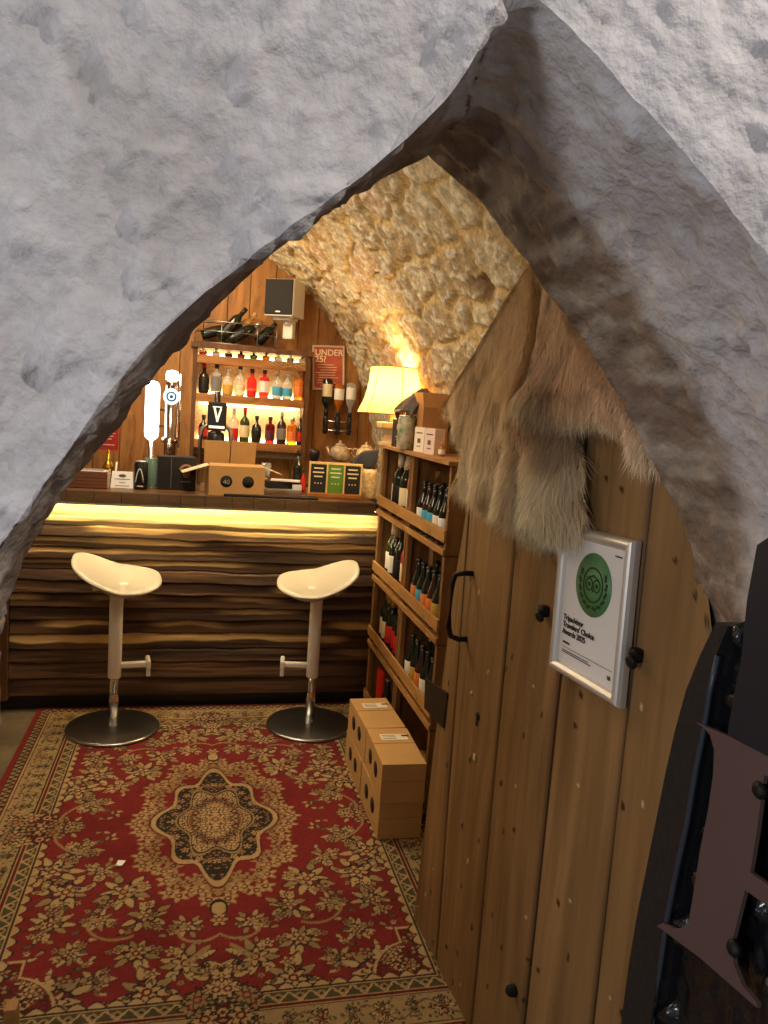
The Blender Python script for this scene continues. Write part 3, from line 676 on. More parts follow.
# slatted box
sb = thing('napkin_crate', (-0.53, 4.10, ZC), 'small slatted wooden box with white lattice end, leftmost on the counter', 'box')
b_ = MB()
for k in range(5): b_.box((0, -0.06, 0.010+k*0.0165), (0.21, 0.006, 0.0145), bev=0.001).box((0, 0.06, 0.010+k*0.0165), (0.21, 0.006, 0.0145))
b_.box((0, 0, 0.003), (0.205, 0.12, 0.006)); b_.build('slats', mat('reddish_slats', lin(128, 78, 50), 0.6, var=0.4, vscale=20, stretch=(0.1, 1, 1)), sb)
b_ = MB()
for k in range(6):
    b_.box((0.108, -0.052+k*0.021, 0.045), (0.004, 0.005, 0.085)).box((0.108, 0, 0.006+k*0.016), (0.004, 0.122, 0.004)); b_.box((-0.108, -0.052+k*0.021, 0.045), (0.004, 0.005, 0.085))
b_.build('lattice_end', plain('cream_lattice', 225, 210, 180), sb)
b_ = MB(); b_.box((0.0, 0, 0.075), (0.195, 0.11, 0.018)); b_.build('napkins', M['paper'], sb)
b_ = MB(); b_.box((0.03, -0.01, 0.088), (0.11, 0.05, 0.008), bev=0.002); b_.build('cutlery_tray', CP['silver'], sb)
# red sign on stand
rs = thing('red_sign', (-0.445, 4.26, ZC), 'small red card sign clipped above a brass bell-like stand on the counter', 'sign')
MB().box((0, 0, 0.255), (0.095, 0.004, 0.155), bev=0.001).build('card', plain('red_card', 165, 35, 35), rs)
text('lettering', 'PL', M['paper'], rs, (-0.028, -0.003, 0.283), (1, 0, 0), (0, 0, 1), 0.048, 0.0012)
b_ = MB()
for k, wd in enumerate((0.066, 0.05, 0.03, 0.0, 0.06)):
    if wd: b_.box((0, -0.0025, 0.265-k*0.015), (wd, 0.001, 0.003))
b_.build('small_print', M['paper'], rs)
MB().lathe([(0.035, 0), (0.036, 0.006), (0.012, 0.02), (0.02, 0.045), (0.03, 0.08), (0.022, 0.11), (0.008, 0.125), (0.006, 0.18)], n=18).build('stand', mat('brass', lin(190, 140, 50), 0.25, 0.9), rs)
MB().lathe([(0.022, 0.335), (0.012, 0.36), (0.004, 0.385)], n=12).build('clip', M['black'], rs)
# small white card with pen
wc = thing('table_card', (-0.36, 4.10, ZC), 'small white folded card with a pen beside it on the counter', 'card')
pa = MB(); pa.add([(-0.055, 0, 0), (0.055, 0, 0), (0.05, 0.03, 0.082), (-0.05, 0.03, 0.082)], [[0, 1, 2, 3]]).add([(-0.055, 0.06, 0), (0.055, 0.06, 0), (0.05, 0.031, 0.082), (-0.05, 0.031, 0.082)], [[0, 1, 2, 3]])
o = pa.build('folded_card', M['paper'], wc); so = o.modifiers.new('s', 'SOLIDIFY'); so.thickness = 0.0015
b_ = MB()
for k, (wd, zz) in enumerate(((0.075, 0.045), (0.03, 0.028), (0.07, 0.012))): b_.box((0, zz*0.366-0.003, zz), (wd, 0.001, 0.003))
b_.lathe([(0.018, 0), (0.018, 0.001)], (0.0, 0.018, 0.063), 12, axis=Vector((0, -1, 0.3)), sy=0.4); b_.build('small_print', plain('grey_print', 110, 100, 100), wc)
o = MB().cyl((-0.40, 4.15, ZC), (-0.395, 4.175, ZC+0.125), 0.005, 0.004).build('pen', M['white_plastic']); tag(o, 'slim white pen standing behind the small white card', 'pen')
# can / glass container
cn = thing('drink_can', (-0.27, 4.10, ZC), 'black can with a white arch emblem on the counter', 'can')
MB().lathe([(0.030, 0), (0.034, 0.006), (0.034, 0.125), (0.028, 0.137), (0.028, 0.14)], n=28).build('body', M['black'], cn)
b_ = MB(); pp = [Vector((0.0345*math.sin(a)-0.004, -0.0355*math.cos(a), 0.03+0.075*math.sin((a+0.6)/1.2*PI)**0.8)) for a in np.linspace(-0.58, 0.58, 13)]; b_.tube(pp, 0.0028, 6); b_.box((0.0, -0.0345, 0.018), (0.03, 0.002, 0.005)); b_.build('emblem', M['paper'], cn)
MB().lathe([(0.029, 0.1395), (0.029, 0.143), (0.026, 0.143)], n=24).build('rim', CP['silver'], cn)
gj = thing('glass_tumbler', (-0.222, 4.17, ZC), 'pale green glass vase behind the black can', 'vase')
MB().lathe([(0.035, 0), (0.042, 0.01), (0.042, 0.135), (0.036, 0.15), (0.037, 0.155), (0.033, 0.155), (0.033, 0.15), (0.038, 0.134), (0.038, 0.014), (0.0, 0.012)], n=24, caps=False).build('glass', mat('greenish_glass', lin(175, 205, 190), 0.05, trans=0.7), gj)
# black box with emblem
bb = thing('black_carton', (-0.10, 4.18, ZC), 'black carton printed with a pale round emblem on the counter', 'carton', rz=0.12)
MB().box((0, 0, 0.085), (0.19, 0.11, 0.17), bev=0.002).build('carton', M['blackmatt'], bb)
e_ = MB(); 
for k in range(10):
    a = 0.5+k/9*2.1; e_.box((0.045+0.034*math.cos(a), -0.056, 0.09+0.04*math.sin(a)), (0.012, 0.002, 0.010), rot=Matrix.Rotation(-a, 3, 'Y'))
e_.lathe([(0.02, 0), (0.02, 0.002)], (0.045, -0.055, 0.085), 16, axis=Vector((0, -1, 0))).box((0.045, -0.056, 0.045), (0.05, 0.002, 0.004)); e_.box((-0.03, -0.0555, 0.085), (0.002, 0.002, 0.16))
e_.build('emblem', plain('tan_print', 150, 115, 85), bb)
# light column (glowing pill) + beer font
lp = thing('light_tube', (-0.245, 4.45, ZC), 'glowing white rounded tube light left of the chrome beer font', 'lamp')
MB().lathe([(0.001, 0.232), (0.02, 0.235), (0.034, 0.25), (0.038, 0.275), (0.038, 0.51), (0.034, 0.535), (0.02, 0.55), (0.001, 0.553)], n=24).build('diffuser', mat('white_glow', (1, 1, 1), emit=(1, 0.96, 0.88), es=6), lp)
b_ = MB(); b_.lathe([(0.04, 0), (0.04, 0.01), (0.012, 0.02), (0.012, 0.235)], n=20); b_.box((0.05, 0, 0.40), (0.05, 0.012, 0.012)).box((0.05, 0, 0.31), (0.05, 0.012, 0.012)); b_.build('stem', M['chrome'], lp)
bf = thing('beer_font', (-0.145, 4.45, ZC), 'tall chrome beer font with glowing white round badges on top', 'beer tap')
MB().lathe([(0.05, 0), (0.05, 0.02), (0.032, 0.03), (0.032, 0.22), (0.048, 0.225), (0.048, 0.25), (0.036, 0.255), (0.036, 0.53), (0.03, 0.56)], n=28).build('column', mat('smoked_chrome', (0.45, 0.33, 0.26), 0.12, 0.95), bf)
MB().lathe([(0.001, 0.56), (0.034, 0.565), (0.036, 0.585), (0.030, 0.61), (0.001, 0.618)], n=24).build('top_light', mat('white_glow2', (1, 1, 1), emit=(1, 0.98, 0.95), es=5), bf)
MB().lathe([(0.043, 0), (0.043, 0.008), (0.03, 0.014)], (0, -0.034, 0.475), 28, axis=Vector((0, -1, 0))).build('badge', mat('blue_white_glow', (0.8, 0.9, 1), emit=(0.55, 0.80, 1), es=2.0), bf)
MB().lathe([(0.028, 0), (0.024, 0.002), (0.018, 0.002)], (0, -0.0485, 0.475), 24, axis=Vector((0, -1, 0)), caps=False).lathe([(0.010, 0), (0.010, 0.002)], (0, -0.0485, 0.475), 16, axis=Vector((0, -1, 0))).build('badge_print', plain('slate_print', 70, 110, 140), bf)
b_ = MB(); b_.cyl((0, -0.03, 0.235), (0, -0.085, 0.235), 0.010).cyl((0, -0.08, 0.24), (0, -0.085, 0.17), 0.009); b_.cyl((0.045, -0.02, 0.2), (0.045, -0.02, 0.6), 0.006); b_.build('tap', M['chrome'], bf)
# second font with shield badge
st_ = thing('stout_font', (0.10, 4.45, ZC), 'arched beer font with black badge bearing a white harp behind the open box', 'beer tap')
pts_ = [(-0.085, 0, 0.0), (-0.085, 0, 0.26), (-0.075, 0, 0.315), (-0.045, 0, 0.335), (0.045, 0, 0.335), (0.075, 0, 0.315), (0.085, 0, 0.26), (0.085, 0, 0.0)]
MB().tube(pts_, 0.012, 12).build('arch', M['steel'], st_)
MB().lathe([(0.05, 0), (0.05, 0.25), (0.045, 0.29), (0.02, 0.31)], n=24).build('drum', M['black'], st_)
MB().box((0, -0.055, 0.385), (0.102, 0.02, 0.155), bev=0.006).build('badge', M['black'], st_)
hb = MB(); hb.prism([(-0.022, -0.066, 0.435), (-0.010, -0.066, 0.435), (0.002, -0.066, 0.385), (0.018, -0.066, 0.440), (0.024, -0.066, 0.425), (0.006, -0.066, 0.355), (-0.002, -0.066, 0.355)], (0, -0.002, 0)).box((0, -0.067, 0.437), (0.05, 0.002, 0.006)).box((0, -0.067, 0.327), (0.085, 0.002, 0.014))
hb.build('harp_emblem', mat('lit_white', (1, 1, 1), emit=(1, 0.97, 0.9), es=0.5), st_)
MB().cyl((0, -0.02, 0.33), (0, -0.02, 0.52), 0.014, 0.018).build('handle', M['black'], st_)
# open cardboard box
cb = thing('cardboard_box', (0.195, 4.09, ZC), 'open cardboard box with two round holes and its rear flap raised on the counter', 'box', rz=0.10)
W_, D_, H_ = 0.275, 0.20, 0.145
b_ = MB(); t_ = 0.004
b_.box((0, -D_/2, H_/2), (W_, t_, H_)).box((0, D_/2, H_/2), (W_, t_, H_)).box((-W_/2, 0, H_/2), (t_, D_, H_)).box((W_/2, 0, H_/2), (t_, D_, H_)).box((0, 0, t_), (W_, D_, t_)); b_.build('box_body', M['card'], cb)
b_ = MB(); b_.box((0, -D_/2+0.035, H_+0.006), (W_*0.99, 0.075, 0.004), rot=Matrix.Rotation(0.12, 3, 'X')); b_.build('front_flap', M['card'], cb)
b_ = MB(); b_.box((-W_/4-0.012, D_/2+0.005, H_+0.06), (W_/2-0.006, 0.004, 0.118), rot=Matrix.Rotation(0.12, 3, 'X')).box((W_/4-0.012, D_/2+0.005, H_+0.06), (W_/2-0.006, 0.004, 0.118), rot=Matrix.Rotation(0.12, 3, 'X')); b_.build('rear_flap', M['card'], cb)
b_ = MB(); b_.prism([(-W_/2, -0.06, H_), (-W_/2, 0.06, H_), (-W_/2-0.13, 0.06, H_-0.045), (-W_/2-0.13, -0.05, H_-0.045)], (0, 0, 0.004)); b_.build('left_flap', plain('flap_pale', 235, 215, 180), cb)
b_ = MB(); b_.prism([(W_/2, -0.06, H_), (W_/2, 0.06, H_), (W_/2+0.10, 0.06, H_-0.035), (W_/2+0.10, -0.05, H_-0.035)], (0, 0, 0.004)); b_.build('right_flap', plain('flap_pale2', 235, 215, 180), cb)
for xo in (-0.055, 0.055): MB().lathe([(0.030, 0), (0.030, 0.0015)], (xo, -D_/2-0.002, 0.072), 28, axis=Vector((0, -1, 0))).build('round_hole', M['cardhole'], cb)
text('hole_print', '40', plain('grey_white', 170, 165, 150), cb, (-0.072, -D_/2-0.0042, 0.058), (1, 0, 0), (0, 0, 1), 0.034, 0.0)
# bar mat
o = MB().box((0.38, 4.0, ZC+0.005), (0.48, 0.09, 0.010), bev=0.003).build('bar_mat', M['blackmatt']); tag(o, 'long black rubber bar mat along the counter edge', 'bar mat')
# printer/papers stack beside box
pr = thing('till_tray', (0.46, 4.27, ZC), 'low grey tray stacked with papers and black slips behind the bar mat', 'tray')
b_ = MB(); b_.box((0, 0, 0.01), (0.20, 0.16, 0.02), bev=0.003); b_.build('tray', plain('grey_tray', 150, 145, 135), pr)
MB().box((-0.02, 0.02, 0.04), (0.14, 0.11, 0.035), rz=0.1, bev=0.003).build('black_slips', M['blackmatt'], pr)
b_ = MB(); b_.box((0.02, 0.0, 0.064), (0.16, 0.09, 0.006), rz=-0.15).box((0.08, -0.03, 0.03), (0.05, 0.05, 0.03), bev=0.003); b_.build('papers', M['paper'], pr)
bottle('cordial_bottle', (0.555, 4.36, ZC), 'dark bottle with red label standing by the papers on the counter', 'tall', 0.026, 0.23, 'dark', 'black', 'black', labspan=(0.05, 0.4))
bottle('sauce_bottle', (0.585, 4.33, ZC), 'small red sauce bottle in front of the dark bottle on the counter', 'tall', 0.013, 0.12, 'red', 'red', 'black', labspan=(0.05, 0.5))
gl = thing('tasting_glass', (0.375, 4.32, ZC), 'empty stemmed glass beside the open cardboard box', 'glass')
MB().lathe([(0.026, 0), (0.026, 0.003), (0.004, 0.006), (0.004, 0.06), (0.02, 0.075), (0.03, 0.11), (0.026, 0.15), (0.024, 0.15), (0.028, 0.11), (0.018, 0.078), (0.0, 0.066)], n=20, caps=False).build('glass', mat('clear_stem_glass', (0.95, 0.95, 0.93), 0.03, trans=0.8), gl)
# black portafilter-ish tap at wall
o = thing('soda_gun', (0.68, 4.6, ZC-0.0), 'black soda dispenser head on a stem behind the menu holder', 'dispenser')
MB().lathe([(0.04, 0), (0.04, 0.02), (0.01, 0.03), (0.01, 0.14)], n=16).build('stem', M['black'], o); MB().lathe([(0.012, 0.14), (0.03, 0.17), (0.034, 0.21), (0.028, 0.225)], n=16).build('head', M['black'], o)
# menu holder with three cards
dh = thing('card_holder', (0.725, 4.09, ZC), 'wooden frame holding two black and one green printed cards upright on the counter', 'card holder', rz=-0.06)
b_ = MB(); b_.box((0, 0, 0.012), (0.285, 0.07, 0.024), bev=0.003); b_.build('base', M['shelfwood'], dh)
b_ = MB(); b_.box((0, 0.01, 0.182), (0.285, 0.03, 0.012), bev=0.002)
for xx in (-0.138, -0.046, 0.046, 0.138): b_.box((xx, 0.006, 0.10), (0.009, 0.03, 0.16), bev=0.001)
b_.build('frame', plain('clear_acrylic_edge', 215, 185, 130, 0.25), dh)
for i, (xx, c) in enumerate(((-0.092, M['blackmatt']), (0, plain('leaf_green_card', 92, 140, 50)), (0.092, M['blackmatt']))):
    k_ = MB().box((xx, 0.002, 0.10), (0.082, 0.008, 0.148)).build('printed_card', c, dh)
    if i == 1: k_['label'] = 'green printed card'
    b_ = MB()
    for j, wd in enumerate((0.05, 0.06, 0.045)): b_.box((xx, -0.0025, 0.155-j*0.022), (wd, 0.0015, 0.007))
    for j in (-1, 0, 1): b_.box((xx+j*0.016, -0.0025, 0.075), (0.006, 0.0015, 0.006))
    b_.build('card_print', plain('cream_print', 225, 220, 190), k_)
# teapot and jug on back part of the counter
def teapot(name, loc, label, c, rz, s=1.0):
    t = thing(name, loc, label, 'teapot', rz=rz)
    MB().lathe([(0.03*s, 0), (0.05*s, 0.01*s), (0.068*s, 0.045*s), (0.06*s, 0.085*s), (0.036*s, 0.105*s)], n=24).build('pot', c, t)
    MB().lathe([(0.038*s, 0.104*s), (0.03*s, 0.118*s), (0.008*s, 0.124*s), (0.011*s, 0.137*s), (0.002, 0.142*s)], n=20).build('lid', c, t)
    MB().tube([(-0.055*s, 0, 0.035*s), (-0.085*s, 0, 0.055*s), (-0.098*s, 0, 0.095*s)], [0.015*s, 0.011*s, 0.008*s]).build('spout', c, t)
    MB().tube([(0.055*s, 0, 0.085*s), (0.085*s, 0, 0.088*s), (0.10*s, 0, 0.06*s), (0.085*s, 0, 0.03*s), (0.062*s, 0, 0.028*s)], 0.0065*s).build('handle', c, t)
    return t
cer = mat('speckled_stoneware', lin(190, 175, 150), 0.35, col2=lin(110, 95, 80), vscale=30)
crm = mat('cream_patterned_china', lin(225, 205, 165), 0.3, col2=lin(150, 130, 95), vscale=45)
hut = thing('wall_ledge', (0.86, 4.44, ZC), 'small raised dark wooden stand behind the card holder, carrying teapots', 'stand')
b_ = MB(); b_.box((0, 0, 0.165), (0.30, 0.20, 0.02), bev=0.002); b_.build('top', M['darkwood'], hut); b_ = MB(); b_.box((-0.13, 0, 0.0775), (0.02, 0.18, 0.155)).box((0.13, 0, 0.0775), (0.02, 0.18, 0.155)); b_.build('side', M['darkwood'], hut)
teapot('teapot', (0.80, 4.42, ZC+0.175), 'brown speckled teapot, left of two on the stand behind the card holder', cer, 0.3, 0.85)
teapot('teapot', (0.95, 4.41, ZC+0.175), 'cream patterned teapot, right of two beside the table lamp', crm, 2.6, 0.85)
# blue cloth
n_ = 24; uu, vv = np.meshgrid(np.linspace(0, 1, n_), np.linspace(0, 1, n_)); 
Pc = np.stack([0.865+0.11*uu+0.02*vv, 4.13-0.02*uu+0.05*vv, ZC+0.19+0.075*uu*vv+0.03*uu+0.006*np.sin(uu*9+vv*5)-0.045*(1-uu)*(1-vv)], -1)
# ------------------------------------------------------------------ wine rack of stacked crates
def crate(loc, label, knots=True):
    t = thing('wine_crate', loc, label, 'crate', 'stacked pine crates of the wine rack')
    L_, D_, H_ = 0.565, 0.25, 0.345
    for s in (-1, 1):
        e = MB(); yv = s*(L_/2-0.008); 
        # end board with hand slot
        ring = []; n = 20
        outer_ = [(-D_/2, 0), (D_/2, 0), (D_/2, H_), (-D_/2, H_)]
        zs, hs, ws = 0.235, 0.030, 0.030
        slot = [(ws*0.55*math.cos(a), zs+math.copysign(0.03, math.sin(a))*(abs(math.sin(a)) > 1e-6)+0.018*math.sin(a)) for a in np.linspace(0, 2*PI, n, endpoint=False)]
        # build with bmesh boxes around the slot
        e.box((-(D_/2+0.017)/2, yv, zs), (D_/2-0.017, 0.016, 0.09)).box(((D_/2+0.017)/2, yv, zs), (D_/2-0.017, 0.016, 0.09)).box((0, yv, (zs-0.045)/2), (D_, 0.016, zs-0.045)).box((0, yv, (zs+0.045+H_)/2), (D_, 0.016, H_-zs-0.045))
        e.build('end_board', M['crateend'], t)
    b = MB()
    for k in range(3): b.box((-D_/2+0.04+k*0.084, 0, 0.008), (0.078, L_-0.004, 0.012), bev=0.002)
    b.build('bottom_slats', M['crate'], t)
    b = MB(); b.box((-D_/2-0.006, 0, 0.075), (0.010, L_+0.012, 0.05), bev=0.002); b.build('front_slat', M['crate'], t)
    b = MB(); b.box((-D_/2-0.005, 0, 0.0125), (0.010, L_+0.010, 0.025), bev=0.002); b.build('lower_rail', M['crate'], t)
    b = MB(); 
    for k in range(4): b.box((D_/2+0.004, 0, 0.04+k*0.085), (0.008, L_, 0.07), bev=0.002)
    b.build('back_slats', M['crateend'], t)
    for s in (-1, 1): MB().box((-D_/2+0.012, s*(L_/2-0.023), H_/2), (0.022, 0.012, H_-0.004), bev=0.002).build('corner_batten', M['crateend'], t)
    return t
RXc = 1.06; ys = [3.645, 3.068, 2.55]
rown = ['bottom', 'second-lowest', 'third-lowest', 'top']; coln = ['nearest the bar', 'in the middle', 'nearest the door']
zrow = [0.04, 0.39, 0.74, 1.09]
for r in range(4):
    for c_ in range(2 if True else 3):
        crate((RXc, ys[c_], zrow[r]), f'pine crate of the wine rack, {rown[r]} row, column {"beside the bar" if c_ == 0 else "behind the plank door"}')
rb = thing('timber_plinth', (RXc, 3.36, 0), 'low timber plinth under the stacked wine crates', 'plinth'); MB().box((0, 0, 0.019), (0.24, 1.1, 0.038)).build('plank', M['darkwood'], rb)
o = MB().box((RXc-0.005, 3.36, 1.09+0.345+0.009), (0.275, 1.17, 0.016), bev=0.002).build('rack_top_board', M['crate']); tag(o, 'pale pine board laid over the top wine crates', 'board')
def rackb(row, y, dx, kind, r, hh, g, l, c, d, grp):
    bottle('wine_bottle' if kind == 'wine' else 'beer_bottle', (RXc-0.105+dx+r, y, zrow[row]+0.0145), d, kind, r, hh, g, l, c, grp, labspan=(0.22, 0.5) if kind == 'wine' else (0.18, 0.48))
# wine column
W1 = ['nearest the bar', 'second from the bar', 'third from the bar', 'fourth from the bar', 'fifth from the bar']
def fill(row, ylist, kind, specs, where, grp, rr=0.036, hh=0.31, dxs=(0.0, 0.09)):
    for i, (y, (g, l, c, dd_)) in enumerate(zip(ylist, specs)):
        rackb(row, y, dxs[i % len(dxs)], kind, rr, hh, g, l, c, f'{dd_} {kind} bottle in the {where} crate, {W1[i]}', grp)
fill(3, [3.83, 3.74, 3.64, 3.54], 'wine', [('dark', 'white', 'cork', 'dark'), ('dark', 'black', 'white', 'tall white-capped dark'), ('dark', 'cream', 'white', 'cream-labelled dark'), ('red', 'white', 'gold', 'pinkish')], 'top bar-side', 'bottles in the top bar-side crate', dxs=(0.02, 0.0, 0.01))
fill(2, [3.82, 3.72, 3.62, 3.52], 'wine', [('green', 'white', 'white', 'green'), ('dark', 'white', 'cork', 'white-labelled dark'), ('dark', 'black', 'black', 'black-capped dark'), ('red', 'cream', 'cork', 'rosy')], 'third bar-side', 'bottles in the third bar-side crate', dxs=(0.01, 0.0, 0.0))
fill(1, [3.84, 3.76, 3.68, 3.59, 3.50], 'wine', [('dark', 'cream', 'cork', 'cream-labelled'), ('dark', 'cream', 'gold', 'cream-labelled gold-capped'), ('dark', 'red', 'gold', 'red-labelled'), ('dark', 'red', 'cork', 'red-labelled cork-capped'), ('dark', 'red', 'black', 'red-labelled black-capped')], 'second bar-side', 'bottles in the second bar-side crate', dxs=(0.01, 0.0, 0.0))
fill(0, [3.66, 3.57, 3.48], 'beer', [('dark', 'black', 'silver', 'dark'), ('brown', 'black', 'silver', 'brown'), ('dark', 'grey', 'silver', 'grey-labelled dark')], 'bottom bar-side', 'bottles in the bottom bar-side crate', 0.03, 0.23)
for row, hh in ((3, 0.225), (2, 0.225), (1, 0.225)):
    k = 0
    ws = {3: [('dark', 'white'), ('brown', 'blue'), ('dark', 'blue'), ('dark', 'white'), ('dark', 'white')], 2: [('dark', 'orange'), ('dark', 'blue'), ('dark', 'orange'), ('brown', 'orange'), ('dark', 'gold')], 1: [('dark', 'white'), ('dark', 'gold'), ('brown', 'orange'), ('dark', 'white'), ('dark', 'cream')]}[row]
    for i, (y, (g, l)) in enumerate(zip([3.28, 3.20, 3.12, 3.04, 2.96], ws)):
        rackb(row, y, 0.0, 'beer', 0.030, hh, g, l, 'black', f'{l}-labelled beer bottle in the {rown[row]} door-side crate, {W1[i]}', 'beer bottles in the door-side crates')
        rackb(row, y-0.03, 0.075, 'beer', 0.030, hh, 'dark', l if i % 2 else 'orange', 'black', f'rear-line beer bottle in the {rown[row]} door-side crate, {W1[i]}', 'beer bottles in the door-side crates')
o = MB().box((RXc-0.10, 3.72, zrow[0]+0.0145+0.13), (0.012, 0.11, 0.25), bev=0.001).build('red_folder', plain('bright_red_card', 225, 45, 30)); tag(o, 'bright red card standing in the bottom bar-side crate', 'card')
# bits on the rack top
ZT = 1.09+0.345+0.017
lm = thing('table_lamp', (0.955, 3.85, ZT), 'table lamp with glowing yellow bell shade on a pale square base, on the rack', 'lamp')
b_ = MB(); b_.lathe([(0.062, 0), (0.062, 0.012), (0.045, 0.02), (0.036, 0.05), (0.06, 0.085)], n=4, smooth=False).box((0, 0, 0.10), (0.13, 0.13, 0.03), bev=0.004)
b_.build('base', mat('cream_ceramic', lin(226, 208, 165), 0.35, var=0.1), lm)
MB().cyl((0, 0, 0.11), (0, 0, 0.20), 0.014, 0.012).build('neck', mat('pale_brass', lin(220, 190, 120), 0.3, 0.6), lm)
prf = [(0.182, 0.155), (0.178, 0.165), (0.152, 0.22), (0.138, 0.27), (0.130, 0.32), (0.126, 0.375), (0.125, 0.39)]
shm = mat('translucent_linen_shade', lin(240, 205, 110), 0.8)
_nt = shm.node_tree; _t = _nt.nodes.new('ShaderNodeBsdfTranslucent'); _t.inputs[0].default_value = (0.95, 0.66, 0.22, 1)
_m = _nt.nodes.new('ShaderNodeMixShader'); _m.inputs[0].default_value = 0.55
_nt.links.new(_nt.nodes['Principled BSDF'].outputs[0], _m.inputs[1]); _nt.links.new(_t.outputs[0], _m.inputs[2]); _nt.links.new(_m.outputs[0], _nt.nodes['Material Output'].inputs[0])
MB().lathe(prf, n=48, caps=False).build('lamp_shade', shm, lm)
tr = MB()
for r0, z0 in ((0.182, 0.157), (0.1255, 0.388)): tr.tube([(r0*math.cos(a), r0*math.sin(a), z0) for a in np.linspace(0, 2*PI, 41)], 0.003, 6)
for k in range(6):
    a = k*PI/3+0.55; tr.tube([(r*1.008*math.cos(a), r*1.008*math.sin(a), z) for r, z in prf], 0.002, 6)
tr.build('trim', plain('brown_trim', 150, 105, 50), lm)
MB().lathe([(0.012, 0.16), (0.025, 0.19), (0.028, 0.21), (0.018, 0.235), (0.001, 0.24)], n=16).build('bulb', mat('bulb_glow', (1, 1, 1), emit=(1, 0.78, 0.42), es=90), lm)
light('table_lamp_bulb', 'POINT', (0.955, 3.85, ZT+0.29), 12, (1.0, 0.62, 0.24), 0.03)
# carrier box with a cap draped over it
ca = thing('bottle_carrier', (1.01, 3.50, ZT), 'brown cardboard bottle carrier with gabled top on the wine rack', 'carrier')
b_ = MB(); b_.prism([(-0.04, -0.15, 0), (-0.04, 0.15, 0), (-0.04, 0.15, 0.20), (-0.04, 0.06, 0.265), (-0.04, -0.12, 0.265), (-0.04, -0.15, 0.20)], (0.12, 0, 0)); b_.build('carton', plain('brown_board', 170, 120, 70), ca)
b_ = MB(); b_.prism([(-0.043, -0.03, 0.19), (-0.043, 0.07, 0.19), (-0.043, 0.06, 0.215), (-0.043, -0.02, 0.215)], (0.003, 0, 0)); b_.build('handle_slot', M['cardhole'], ca)
cap_ = thing('flat_cap', (0.985, 3.56, ZT+0.215), 'dark grey cloth cap slung over the cardboard carrier', 'cap')
n_ = 30; uu, vv = np.meshgrid(np.linspace(0, 1, n_), np.linspace(0, 1, n_))
Pc = np.stack([-0.045+0.10*vv-0.03*np.sin(uu*3.1)*(1-vv)+0.008*np.sin(uu*14), -0.13+0.26*uu+0.01*np.sin(vv*9), -0.04+0.095*np.sin(vv*PI/1.9)+0.012*np.sin(uu*11+vv*4)-0.03*(uu-0.5)**2*4], -1)
o = grid_obj('crown', Pc, mat('grey_tweed', lin(92, 84, 80), 0.9, var=0.5, vscale=60), cap_); s_ = o.modifiers.new('s', 'SOLIDIFY'); s_.thickness = 0.008
MB().lathe([(0.05, 0), (0.065, 0.004), (0.05, 0.012)], (-0.055, 0.02, -0.045), 20, sx=0.5).build('brim', plain('light_band', 150, 140, 130), cap_)
bk_ = thing('gift_box', (0.985, 3.70, ZT), 'black gift box with a pale figure printed on it, on the wine rack', 'box', rz=0.35)
MB().box((0, 0, 0.068), (0.07, 0.12, 0.136), bev=0.002).build('box', mat('black_plum_card', lin(40, 30, 36), 0.4), bk_)
b_ = MB(); b_.lathe([(0.018, 0), (0.018, 0.002)], (-0.036, 0, 0.098), 16, axis=Vector((-1, 0, 0))).box((-0.036, 0, 0.05), (0.002, 0.05, 0.006)).box((-0.036, 0, 0.038), (0.002, 0.035, 0.004)); b_.build('print', plain('pale_print', 190, 170, 170), bk_)
tn = thing('drinks_can', (0.93+0.0, 3.47, ZT), 'green and red patterned tall can on the wine rack', 'can')
MB().lathe([(0.036, 0), (0.04, 0.006), (0.04, 0.14), (0.034, 0.15)], n=28).build('body', mat('patterned_tin', lin(50, 120, 70), 0.35, col2=lin(225, 200, 180), vscale=22), tn)
MB().lathe([(0.035, 0.148), (0.036, 0.156), (0.031, 0.158)], n=24).build('rim', CP['silver'], tn)
for i, (y, c, d) in enumerate(((3.36, M['tape'], 'white'), (3.20, plain('pink_white', 232, 205, 190), 'pinkish white'))):
    bx_ = thing('small_carton', (0.985, y, ZT), f'{d} narrow carton on the wine rack, {"beside the green can" if i == 0 else "nearest the fur"}', 'carton', 'small cartons on the wine rack', rz=0.25)
    MB().box((0, 0, 0.055), (0.05, 0.085, 0.11), bev=0.001).build('carton', c, bx_)
    b_ = MB().box((-0.0255, 0.0, 0.05), (0.001, 0.025, 0.02)).box((-0.0255, 0, 0.085), (0.001, 0.05, 0.005)).box((-0.0255, 0, 0.025), (0.001, 0.03, 0.004)); b_.build('print', plain('brown_print', 110, 80, 70), bx_)
bottle('miniature_bottle', (0.99, 3.10, ZT), 'tiny amber miniature bottle at the door end of the wine rack', 'round', 0.014, 0.06, 'amber', 'white', 'gold')
# navy cloth cap beside lamp
nc_ = thing('navy_pouch', (0.90, 4.14, ZC), 'dark navy cloth pouch leaning on a pale pitcher at the bar end', 'pouch')
MB().prism([(-0.085, 0.0, 0.185), (-0.02, 0.0, 0.255), (0.07, 0.0, 0.27), (0.055, 0.0, 0.185), (0.02, 0.0, 0.16)], (0, 0.04, 0.0)).build('cloth', plain('navy_cloth', 34, 40, 56, 0.85), nc_, bevel=0.008)
MB().lathe([(0.045, 0), (0.05, 0.01), (0.052, 0.06), (0.04, 0.12), (0.045, 0.16), (0.04, 0.16), (0.036, 0.12), (0.046, 0.06), (0.0, 0.012)], (0.02, 0.02, 0), 24, caps=False).build('pitcher', crm, nc_)

